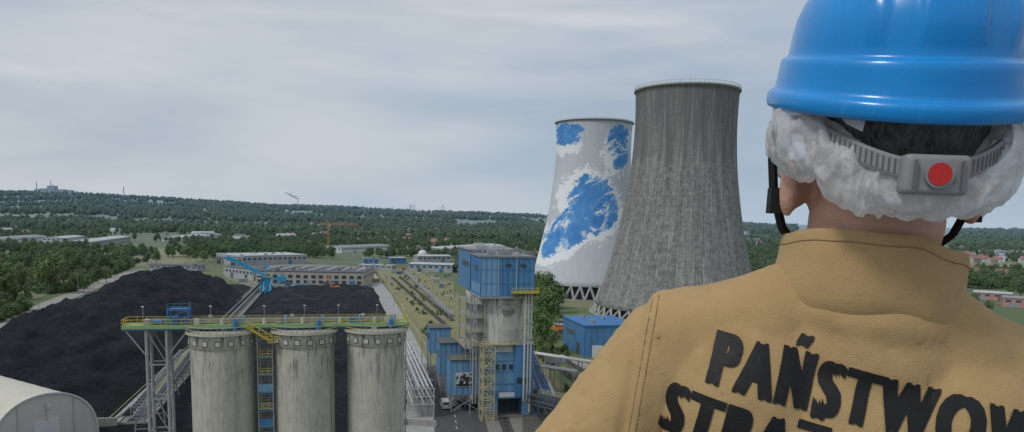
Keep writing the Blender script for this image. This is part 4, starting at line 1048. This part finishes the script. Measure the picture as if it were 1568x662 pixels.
# ------------------------------------------------------------------ machines
def stacker():
    p=G(408,448); mb=MB(); c=CYAN
    for x in (-4,4):
        for y in (-4,4): mb.beam((x,y,0),(x*.5,y*.5,7),.7,c); mb.bx(x-.8,x+.8,y-1.6,y+1.6,0,1.2,DSTEEL)
    mb.bx(-4.4,4.4,-.5,.5,3.2,4,c); mb.tube((0,0,7),(0,0,8.5),2.6,c,n=20); mb.bx(-2.6,2.6,-2.6,2.6,8.5,9.8,c)
    bl=Vector((-22,0,21.5)); cr=Vector((9,0,8.5)); top=Vector((0,0,18))
    for o in (-1,1):
        oy=Vector((0,o,0)); a=Vector((0,o,9.3)); mb.beam(a,bl+oy,.9,c); mb.beam(a+Vector((0,0,1.8)),bl+oy+Vector((0,0,1.2)),.6,c)
        for i in range(9):
            t=i/9;t2=(i+1)/9; mb.beam(a.lerp(bl+oy,t),(a+Vector((0,0,1.8))).lerp(bl+oy+Vector((0,0,1.2)),t2),.3,c)
        mb.beam(a,cr+oy,.8,c); mb.beam(Vector((0,o*1.5,9)),top+oy*.3,.6,c); mb.beam(top+oy*.3,a.lerp(bl+oy,.85),.22,c); mb.beam(top+oy*.3,cr+oy,.3,c)
    mb.bx(7,12,-2.2,2.2,7,10.5,c); mb.bx(-5,-2.8,-4,-1.8,9,11.5,WHITE); mb.bx(-5.1,-2.7,-4.1,-1.7,10,11.1,GLASS)
    mb.tube(bl+Vector((0,-1.4,0)),bl+Vector((0,1.4,0)),1.6,c,n=18); mb.rail([(-3,-3,9.8),(3,-3,9.8)],YEL,1.2,1.2,.12)
    for x in (-1,3): mb.beam((x,-3,7),(x+1,-24,3),.6,c)
    for i in range(6): y=-3-4*i; mb.beam((-1+.1*i,y,7-.75*i),(3+.1*i,y,7-.75*i),.35,c); mb.beam((1,y,7-.75*i),(1,y,0),.35,c)
    for z in (4.2,6): mb.beam((4,0,z),(26,2,z-1),.5,c)
    for i in range(7): x=4+3.4*i; mb.beam((x,.1*i,4.1),(x+1.7,.1*i,5.8),.3,c); mb.beam((x,.1*i,0),(x,.1*i,4),.3,c)
    mb.obj('coal_stacker',p,YAW)
stacker()
def digger(x,y,s=1):
    p=G(x,y,2.5); mb=MB()
    for o in (-1.6,1.6): mb.bx(-2.6,2.6,o-.4,o+.4,0,1.0,RUBBER); mb.tube((-2.5,o-.4,.5),(-2.5,o+.4,.5),.5,RUBBER,n=12); mb.tube((2.5,o-.4,.5),(2.5,o+.4,.5),.5,RUBBER,n=12)
    mb.bx(-2.8,1.6,-1.5,1.5,1.2,2.6,ORANGE); mb.bx(-2.8,-1.4,-1.5,1.5,2.6,3.1,ORANGE); mb.bx(.2,1.7,-1.4,-.1,2.5,4.0,GLASS); mb.bx(.15,1.75,-1.45,-.05,4.0,4.15,ORANGE)
    mb.beam((1.5,.5,2),(3.2,.5,8.5),.5,ORANGE); mb.beam((3.2,.5,8.5),(5.8,.5,5.0),.4,ORANGE); mb.bx(5.3,6.5,-.1,1.1,3.7,5.0,DSTEEL); mb.tube((2,.5,2.4),(2.8,.5,6.6),.15,STEEL)
    o=mb.obj('excavator',p,R(160)); o.scale=(s,s,s)
digger(512,446,1.1)
def tcrane():
    p=G(503,386); mb=MB(); H=AY(503,345,p.y).z
    mb.lattice(-.8,.8,-.8,.8,0,H,3,ORANGE,.3)
    mb.lattice(-.7,.7,-.7,.7,H,H+5,2.5,ORANGE,.25)
    for y in (-.8,.8):
        mb.beam((-14,y,H+1),(38,y,H+1),.3,ORANGE)
        for i in range(16): x=-14+52*i/16; mb.beam((x,y,H+1),(x+1.6,0,H+2.6),.2,ORANGE); mb.beam((x+1.6,0,H+2.6),(x+3.1,y,H+1),.2,ORANGE)
    mb.beam((-14,0,H+2.6),(38,0,H+2.6),.3,ORANGE); mb.beam((0,0,H+5),(26,0,H+2.6),.15,ORANGE); mb.beam((0,0,H+5),(-13,0,H+2),.15,ORANGE)
    mb.bx(-14,-11,-1,1,H-1.5,H+1,PCONC); mb.bx(1,2.6,-1,1,H-1.5,H+.7,WHITE)
    mb.obj('tower_crane',p,R(8))
tcrane()
def car(x,y,col,yaw,van=False,zz=.09):
    p=G(x,y,zz); paint=pm('car_paint',col,.25,.05,2,spec=.6); L,W=(5.2,2.0) if van else (4.4,1.8)
    if van: side=[(-2.6,.35),(2.5,.35),(2.6,.6),(2.55,1.1),(1.9,1.25),(1.3,2.15),(1.0,2.3),(-2.5,2.3),(-2.6,2.1)]
    else: side=[(-2.2,.3),(2.15,.3),(2.2,.55),(2.1,.8),(1.2,.92),(.5,1.4),(.2,1.45),(-1.2,1.45),(-1.5,1.38),(-2.0,.95),(-2.2,.85)]
    mb=MB(); n=len(side)
    vs=[(-W/2+(.12 if z>1 else 0),yy,z) for yy,z in side]+[(W/2-(.12 if z>1 else 0),yy,z) for yy,z in side]
    mb.add(vs,[tuple(range(n)),tuple(reversed(range(n,2*n)))]+[(i,n+i,n+(i+1)%n,(i+1)%n) for i in range(n)],paint)
    for sx in (-1,1):
        for wy in (-L*.31,L*.31):
            mb.tube((sx*(W/2-.18),wy,.33),(sx*(W/2+.02),wy,.33),.33,RUBBER,n=18); mb.tube((sx*(W/2+.02),wy,.33),(sx*(W/2+.03),wy,.33),.19,STEEL,n=14)
        if van: mb.bx(sx*(W/2-.12)-.02,sx*(W/2-.12)+.02,.4,1.35,1.3,1.95,GLASS); mb.bx(sx*.7-.18,sx*.7+.18,-L/2-.03,-L/2+.02,.8,1.1,REDP)
        else: mb.bx(sx*(W/2-.12)-.02,sx*(W/2-.12)+.02,-1.3,.5,1.0,1.32,GLASS); mb.bx(sx*.65-.16,sx*.65+.16,-2.24,-2.18,.7,.86,REDP)
    if van: mb.bx(-.75,.75,-L/2-.03,-L/2+.01,1.35,2.0,GLASS); mb.add([(-.8,1.98,1.27),(.8,1.98,1.27),(.75,1.36,2.1),(-.75,1.36,2.1)],[(0,1,2,3)],GLASS)
    else: mb.add([(-.7,-1.99,1.0),(.7,-1.99,1.0),(.62,-1.56,1.38),(-.62,-1.56,1.38)],[(0,1,2,3)],GLASS); mb.add([(-.72,1.2,.97),(.72,1.2,.97),(.64,.56,1.4),(-.64,.56,1.4)],[(0,1,2,3)],GLASS)
    mb.obj('white_van' if van else 'parked_car',p,yaw)
car(681,624,(.75,.75,.76),YAW,True); car(706,620,(.04,.04,.045),YAW+math.pi)
for i,(x,y) in enumerate(((560,415),(566,413),(575,418),(640,420),(655,422),(668,424),(590,412))): car(x,y,random.choice(((.6,.6,.6),(.05,.05,.06),(.4,.05,.04),(.1,.15,.3))),YAW+1.2,False,.04)
# ------------------------------------------------------------------ houses
def house_mesh(wall,roof,w,d,h,p):
    mb=MB(); mb.bx(-w/2,w/2,-d/2,d/2,-2,h,wall)
    mb.add([(-w/2-.5,-d/2-.5,h-.2),(w/2+.5,-d/2-.5,h-.2),(w/2+.5,0,h+p),(-w/2-.5,0,h+p),(w/2+.5,d/2+.5,h-.2),(-w/2-.5,d/2+.5,h-.2)],[(0,1,2,3),(3,2,4,5)],roof)
    for s in (-1,1): mb.add([(s*w/2,-d/2,h),(s*w/2,d/2,h),(s*w/2,0,h+p-.2)],[(0,1,2)],wall)
    for i in range(4):
        x=-w/2+w*(i+.5)/4
        for z in ([1,4] if h>5 else [1]): mb.bx(x-.6,x+.6,-d/2-.08,-d/2-.01,z,z+1.4,GLASS)
    mb.bx(w*.2,w*.2+.8,-.4,.4,h,h+p+1,BRICKB); return mb.mesh('house')
HM=[house_mesh(WHITE,RED,12,10,6,4),house_mesh(BEIGE,RED,14,10,6,3.5),house_mesh(WHITE,DARKR,16,11,9,2),house_mesh(BEIGE,GREYR,22,12,12,1),house_mesh(WHITE,LROOF,30,14,8,2)]
def rnd_px(x0,x1,y0,y1,n,ks,s=1):
    for _ in range(n):
        p=G(random.uniform(x0,x1),random.uniform(y0,y1)); q=s*random.uniform(.8,1.3)
        o=bpy.data.objects.new('house',HM[random.choice(ks)]); o.location=(p[0],p[1],terr(p[0],p[1])); o.rotation_euler=(0,0,random.uniform(-1,1)); o.scale=(q,q,q); scene.collection.objects.link(o); FOOT.append((p[0],p[1],14*q))
rnd_px(560,690,351,366,26,(0,1,2,3)); rnd_px(300,560,352,372,18,(0,1,2,4)); rnd_px(0,260,346,362,16,(0,1,4)); rnd_px(700,830,352,366,12,(0,1,4)); rnd_px(560,700,368,380,9,(0,1,2))
rnd_px(1460,1568,366,404,60,(0,0,1,1,2)); rnd_px(1460,1568,356,366,36,(0,2,3,4,4),1.2); rnd_px(1140,1215,352,380,18,(0,1,2,3,4)); rnd_px(1465,1568,420,440,9,(0,1))
def far_works():
    def base(x,Y):
        X=(x-784)*Y/F; return Vector((X,Y,terr(X,Y)))
    p=base(82,6800); mb=MB()
    for (x,w,h) in ((-60,60,50),(10,70,75),(90,80,45),(170,50,40),(-120,40,42)): mb.bx(x-w/2,x+w/2,-20,30,-20,h,WALLG); mb.bx(x-w/2-1,x+w/2+1,-21,31,h,h+2,GREYR)
    for (x,h) in ((-130,110),(0,125),(20,90)): mb.tube((x,0,0),(x,0,h),4.5,WALLG,3.2,n=12)
    mb.obj('distant_steelworks',p)
    p=base(192,6500); mb=MB(); mb.tube((0,0,0),(0,0,95),4,WALLG,3,n=10); mb.tube((0,0,92),(0,0,98),3.2,REDP,n=10); mb.obj('distant_chimney',p)
    for x,h in ((456,80),(600,55),(627,80),(632,80),(676,80),(555,55)):
        p=base(x,5200); mb=MB()
        mb.tube((0,0,-5),(0,0,h),2.8,WALLG,1.9,n=10)
        if x in (627,676):
            for s in (-1,1):
                for i in range(4): mb.beam((0,0,h-3-i*5),(s*(30+22*(3-i)),0,14),.9,WHITE)
            mb.bx(-110,110,-4,4,12,15,WALLG); mb.obj('cable_stayed_bridge',p)
        else: mb.bx(-4,4,-4,4,-5,8,WALLG); mb.obj('distant_chimney',p)
    m=M('steam'); m.out((.8,.82,.84),.9,False); q=base(456,5200)
    vs=[];fs=[]; rr=random.Random(3)
    for i in range(14):
        t=i/13; c=Vector((-85*t+5*rr.uniform(-1,1),0,82+45*t+rr.uniform(-3,3))); r=4+8*math.sin(math.pi*min(1,t*.8+.1)); o=len(vs)
        for v in ICOV:
            p=c+Vector((v.x*r*1.6,v.y*r,v.z*r*.6)); p+=Vector((noise.noise(p/7),noise.noise(p/7+Vector((5,5,5))),noise.noise(p/7+Vector((9,1,5)))))*4; vs.append(p)
        fs+=[[k+o for k in f] for f in ICOF]
    mb=MB(); mb.add(vs,fs,m.m,True); mb.obj('steam_plume',q)
far_works()
# ------------------------------------------------------------------ trees
def leafmat(name,a,b):
    m=M(name); v=m.coord('Object'); n1=m.noise(v,.35,3,.6,.38,.62); n2=m.noise(v,2.2,2,.6,.3,.7)
    oi=m.node('ShaderNodeObjectInfo')
    c=m.mix(n1,a,b); c=m.mix(m.math('MULTIPLY',n2,.4),c,dk(a,.5)); c=m.mix(m.math('MULTIPLY',oi.outputs['Random'],.45),c,(.14,.17,.05),'MIX')
    return m.out(c,.75,spec=.1)
LEAF=[leafmat('leaves_green',(.068,.135,.033),(.155,.255,.070)),leafmat('leaves_dark',(.045,.098,.033),(.108,.185,.060)),leafmat('leaves_light',(.105,.165,.050),(.20,.28,.09))]
def tree_mesh(seed,H,W,nl,leaf,mat,trunk=.28,slim=1.0):
    rr=random.Random(seed); mb=MB()
    mb.tube((0,0,-.5),(rr.uniform(-.2,.2),0,H*.6),H*.022,BARK,H*.008,n=7)
    cl=[]; ncl=16
    for i in range(ncl):
        t=(i+.5)/ncl; z=H*(trunk+(1-trunk)*(.12+.80*t)); rad=W*.5*math.sin(math.pi*min(1,(.22+.75*t)))**.7*rr.uniform(.35,.95); a=i*2.4+rr.uniform(-.5,.5)
        r=W*rr.uniform(.15,.26)*(1.15-.45*t); cl.append((Vector((rad*.75*math.cos(a),rad*.75*math.sin(a),z)),r))
        mb.tube((0,0,H*(trunk*.7+.35*t)),cl[-1][0],H*.008,BARK,H*.003,n=4)
    cl.append((Vector((0,0,H*.6)),W*.3)); cl.append((Vector((0,0,H*.78)),W*.22))
    tot=sum(r*r for c,r in cl); vs=[];fs=[]
    for c,r in cl:
        for _ in range(int(nl*r*r/tot)):
            d=Vector((rr.gauss(0,1),rr.gauss(0,1),rr.gauss(0,1))).normalized(); q=r*(rr.random()**.35)*(1+.35*noise.noise((c+d*r)*.8+Vector((seed,0,0))))
            p=c+Vector((d.x,d.y,d.z*.8*slim))*q
            n=(d+Vector((rr.uniform(-.7,.7),rr.uniform(-.7,.7),rr.uniform(-.2,.9)))).normalized()
            u=n.orthogonal().normalized(); u=Matrix.Rotation(rr.uniform(0,6.28),3,n)@u; w=n.cross(u); s=leaf*rr.uniform(.6,1.3)
            o=len(vs); vs+=[p-u*s,p-w*s*.6,p+u*s,p+w*s*.6]; fs.append((o,o+1,o+2,o+3))
    mb.add(vs,fs,mat); return mb.mesh('tree_%d'%seed)
TM=[tree_mesh(1,14,11,2700,.36,LEAF[0]),tree_mesh(2,15,10,2700,.36,LEAF[1]),tree_mesh(3,13,12,2700,.36,LEAF[2]),tree_mesh(4,16,9,2500,.36,LEAF[0],.2,1.2)]
def tree(x,y,h,k=None,ws=1.0):
    p=G(x,y); k=random.randrange(4) if k is None else k; hb=[14,15,13,16][k]
    s=h/hb; o=bpy.data.objects.new('deciduous_tree',TM[k]); o.location=p; o.rotation_euler=(0,0,random.uniform(0,6)); o.scale=(s*ws,s*ws,s); scene.collection.objects.link(o)
for t in ((8,460,21,0,1.1),(-22,470,24,1),(30,440,15,2),(78,449,24,2),(98,440,20,0),(62,428,18,1),(118,443,12,2),(150,435,13,1),(138,418,15,0),(163,433,10,2),(160,415,11),(204,401,17,1),(190,398,13),(240,405,14,0),(226,404,11),(262,380,15,1),(312,402,12,2),(328,400,12,1),(300,400,10),(508,398,16,1),(495,396,11),(560,396,10),(340,388,13),(372,384,13,1),(390,383,12),(668,396,11),(612,390,12,1),(20,425,15,0),(45,415,14,1),(90,412,14,2),(0,430,17,2),(110,425,14,1),(128,448,8,0),(176,426,8,1),(-5,485,10,2),(30,478,7,0),
    (838,474,21,0),(852,480,17,1),(828,545,19,3),(834,520,21,0),(842,500,18,1),(824,560,10,2),(846,535,8,2),(822,470,20,2),(815,480,16,1),
    (1150,420,13,0),(1163,416,12,1),(1180,418,14,2),(1198,412,13,0),(1210,410,12,1),(1146,440,12,2),(1158,452,12,1),
    (1550,455,13,0),(1562,460,15,1),(1538,440,11,2),(1500,442,10,0),(1478,446,11,1),(1468,440,12,0),(1520,434,10,1),(1490,470,9,2),(1575,440,14,2),(1512,480,8,2)): tree(*t)
tc=bpy.data.collections.new('tree_models')
for i,mh in enumerate(TM[:4]): tc.objects.link(bpy.data.objects.new('tree_model_%d'%i,mh))
lcm=[tree_mesh(11,14,13,900,.78,LEAF[0],.02),tree_mesh(12,14,12,900,.78,LEAF[1],.02),tree_mesh(13,13,14,900,.78,LEAF[2],.02)]
fc=bpy.data.collections.new('far_tree_models')
for i,mh in enumerate(lcm): fc.objects.link(bpy.data.objects.new('far_tree_model_%d'%i,mh))
def scatter(name,pts,sc,coll):
    me=bpy.data.meshes.new(name); me.from_pydata(pts,[],[]); at=me.attributes.new('sc','FLOAT','POINT'); at.data.foreach_set('value',sc)
    o=bpy.data.objects.new(name,me); scene.collection.objects.link(o)
    ng=bpy.data.node_groups.new(name,'GeometryNodeTree'); ng.interface.new_socket('Geometry',in_out='INPUT',socket_type='NodeSocketGeometry'); ng.interface.new_socket('Geometry',in_out='OUTPUT',socket_type='NodeSocketGeometry')
    N=ng.nodes;L=ng.links; gi=N.new('NodeGroupInput');go=N.new('NodeGroupOutput'); ip=N.new('GeometryNodeInstanceOnPoints'); ci=N.new('GeometryNodeCollectionInfo')
    ci.inputs['Collection'].default_value=coll; ci.inputs['Separate Children'].default_value=True; ci.inputs['Reset Children'].default_value=True
    rv=N.new('FunctionNodeRandomValue'); rv.data_type='FLOAT_VECTOR'; rv.inputs[0].default_value=(0,0,0); rv.inputs[1].default_value=(0,0,6.28)
    na=N.new('GeometryNodeInputNamedAttribute'); na.data_type='FLOAT'; na.inputs['Name'].default_value='sc'
    ip.inputs['Pick Instance'].default_value=True
    L.new(gi.outputs[0],ip.inputs['Points']); L.new(ci.outputs[0],ip.inputs['Instance']); L.new(rv.outputs[0],ip.inputs['Rotation']); L.new(na.outputs[0],ip.inputs['Scale']); L.new(ip.outputs[0],go.inputs[0])
    md=o.modifiers.new('scatter','NODES'); md.node_group=ng; return o
def blocked(X,Y):
    for (a,b,r) in FOOT:
        if abs(X-a)<r and 0<b-Y<r*1.2: return True
        if (X-a)**2+(Y-b)**2<r*r*.8: return True
    return False
pts=[];sc=[];n=0;rr=random.Random(5)
while len(pts)<5200 and n<30000:
    n+=1
    b=rr.uniform(-60,1640); Y=600*(2.9**rr.random()); X=(b-784)*Y/F
    px,py=proj((X,Y,0))
    if px<-80 or px>1640 or 1215<px<1450: continue
    if 195<px<700 and py>396: continue
    if 0<px<330 and py>383 and noise.noise(Vector((X/60,Y/60,0)))<.0: continue
    if 700<px<1140 and py>420: continue
    if 1455<px and 404<py<420: continue
    if noise.noise(Vector((X/130,Y/190,2)))+.35*noise.noise(Vector((X/40,Y/50,2)))<-.18: continue
    if blocked(X,Y): continue
    pts.append((X,Y,terr(X,Y)-.2)); sc.append(rr.uniform(.5,1.05))
scatter('woodland_trees',pts,sc,tc)
pts=[];sc=[];n=0
while len(pts)<10500 and n<40000:
    n+=1
    b=rr.uniform(-80,1660); t=rr.random(); Y=1600*(5.2**t); X=(b-784)*Y/F
    if 1215<b<1450: continue
    if noise.noise(Vector((X/350,Y/700,4)))+.3*noise.noise(Vector((X/120,Y/160,2)))<-.14: continue
    if Y<3200 and blocked(X,Y): continue
    s=rr.uniform(.8,1.15)*(1.1+Y/6500*1.2); pts.append((X,Y,terr(X,Y)-1)); sc.append(s)
scatter('distant_woods',pts,sc,fc)
pts=[];sc=[]
for _ in range(5000):
    x=rr.uniform(-20,240);y=rr.uniform(383,500)
    if y>500-(x*.41)-6: continue
    p=G(x,y)
    if noise.noise(Vector((p.x/22,p.y/40,8)))<-.05: continue
    if blocked(p.x,p.y): continue
    pts.append(tuple(p)); sc.append(rr.uniform(.12,.42))
    if len(pts)>1500: break
for _ in range(900):
    x=rr.uniform(590,692);y=rr.uniform(416,520); p=G(x,y)
    if y>412+(x-576)*1.5-6 or noise.noise(Vector((p.x/10,p.y/25,3)))<.1: continue
    pts.append(tuple(p)); sc.append(rr.uniform(.05,.15))
for _ in range(500):
    x=rr.uniform(820,900);y=rr.uniform(470,600); p=G(x,y)
    if noise.noise(Vector((p.x/9,p.y/20,3)))<.1: continue
    if 868<x and y>478: continue
    pts.append(tuple(p)); sc.append(rr.uniform(.06,.22))
scatter('shrubs',pts,sc,fc)
# ------------------------------------------------------------------ roof terrace the observers stand on
mb=MB(); mb.bx(-20,20,-25,1.32,0,48.4,WALLG); mb.bx(-20,20,-25,1.3,48.4,48.42,GREYR)
mb.obj('boiler_house')
mb=MB(); z=48.42
for zz in (.55,1.04): mb.tube((-6,1.07,z+zz),(6,1.07,z+zz),.02,YEL,n=10)
for i in range(9): mb.tube((-6+1.5*i,1.07,z),(-6+1.5*i,1.07,z+1.04),.022,YEL,n=10)
mb.bx(-6,6,1.06,1.08,z,z+.12,YEL); mb.obj('roof_railing')
# ------------------------------------------------------------------ light
SE,SA=R(50),R(235)
sun=bpy.data.lights.new('sun','SUN'); sun.energy=1.5; sun.angle=R(12); sun.color=(1,.97,.92); so=bpy.data.objects.new('sun',sun); scene.collection.objects.link(so)
sd=Vector((math.sin(SA)*math.cos(SE),math.cos(SA)*math.cos(SE),math.sin(SE))); so.rotation_euler=sd.to_track_quat('Z','Y').to_euler()
w=bpy.data.worlds.new('World'); scene.world=w; w.use_nodes=True; N=w.node_tree.nodes;L=w.node_tree.links
bg=N['Background']; bg.inputs[1].default_value=.1
sky=N.new('ShaderNodeTexSky'); sky.sky_type='NISHITA'; sky.sun_disc=False; sky.sun_elevation=SE; sky.sun_rotation=SA; sky.air_density=1.2; sky.dust_density=2.5
tc_=N.new('ShaderNodeTexCoord'); sep=N.new('ShaderNodeSeparateXYZ'); L.new(tc_.outputs['Generated'],sep.inputs[0])
def cloud(scl,loc,nscale,det,lo,hi,dist=0.0):
    mp=N.new('ShaderNodeMapping'); mp.inputs['Scale'].default_value=scl; mp.inputs['Location'].default_value=loc; L.new(tc_.outputs['Generated'],mp.inputs[0])
    nz=N.new('ShaderNodeTexNoise'); nz.inputs['Scale'].default_value=nscale; nz.inputs['Detail'].default_value=det; nz.inputs['Roughness'].default_value=.5; nz.inputs['Distortion'].default_value=dist; L.new(mp.outputs[0],nz.inputs['Vector'])
    r=N.new('ShaderNodeMapRange'); r.interpolation_type='SMOOTHSTEP'; r.inputs[1].default_value=lo; r.inputs[2].default_value=hi; L.new(nz.outputs['Fac'],r.inputs[0]); return r.outputs[0]
def wmix(f,a,b):
    x=N.new('ShaderNodeMix'); x.data_type='RGBA'
    for i,v in ((0,f),(6,a),(7,b)):
        if isinstance(v,(int,float)): x.inputs[i].default_value=v
        elif isinstance(v,tuple): x.inputs[i].default_value=(*v,1)
        else: L.new(v,x.inputs[i])
    return x.outputs[2]
def wmul(a,b):
    x=N.new('ShaderNodeMath'); x.operation='MULTIPLY'; L.new(a,x.inputs[0])
    if isinstance(b,(int,float)): x.inputs[1].default_value=b
    else: L.new(b,x.inputs[1])
    return x.outputs[0]
rampz=N.new('ShaderNodeValToRGB'); L.new(sep.outputs[2],rampz.inputs[0]); e=rampz.color_ramp.elements
e[0].position=0.0; e[0].color=(4.7,5.7,6.8,1); e[1].position=.45; e[1].color=(5.9,6.3,6.7,1)
x=e.new(.06); x.color=(3.8,4.8,6.0,1); x=e.new(.18); x.color=(4.0,4.8,5.9,1)
hi_=N.new('ShaderNodeMapRange'); hi_.inputs[1].default_value=.06; hi_.inputs[2].default_value=.28; L.new(sep.outputs[2],hi_.inputs[0])
c1=cloud((1.0,1.0,3.4),(.9,.1,.4),1.25,4,.44,.66,.2)
c2=cloud((1.0,1.0,7.0),(3.3,.4,1.4),2.2,7,.48,.68,.5)
c3=cloud((1.0,1.0,6.0),(7.3,2.4,2.4),1.6,6,.44,.68,.4)
col=wmix(wmul(c1,.75),rampz.outputs[0],(6.3,6.6,6.95))
col=wmix(wmul(wmul(c2,hi_.outputs[0]),.65),col,(7.4,7.45,7.5))
col=wmix(wmul(c3,.55),col,(3.5,4.3,5.3))
fin=wmix(.92,sky.outputs[0],col); L.new(fin,bg.inputs[0])
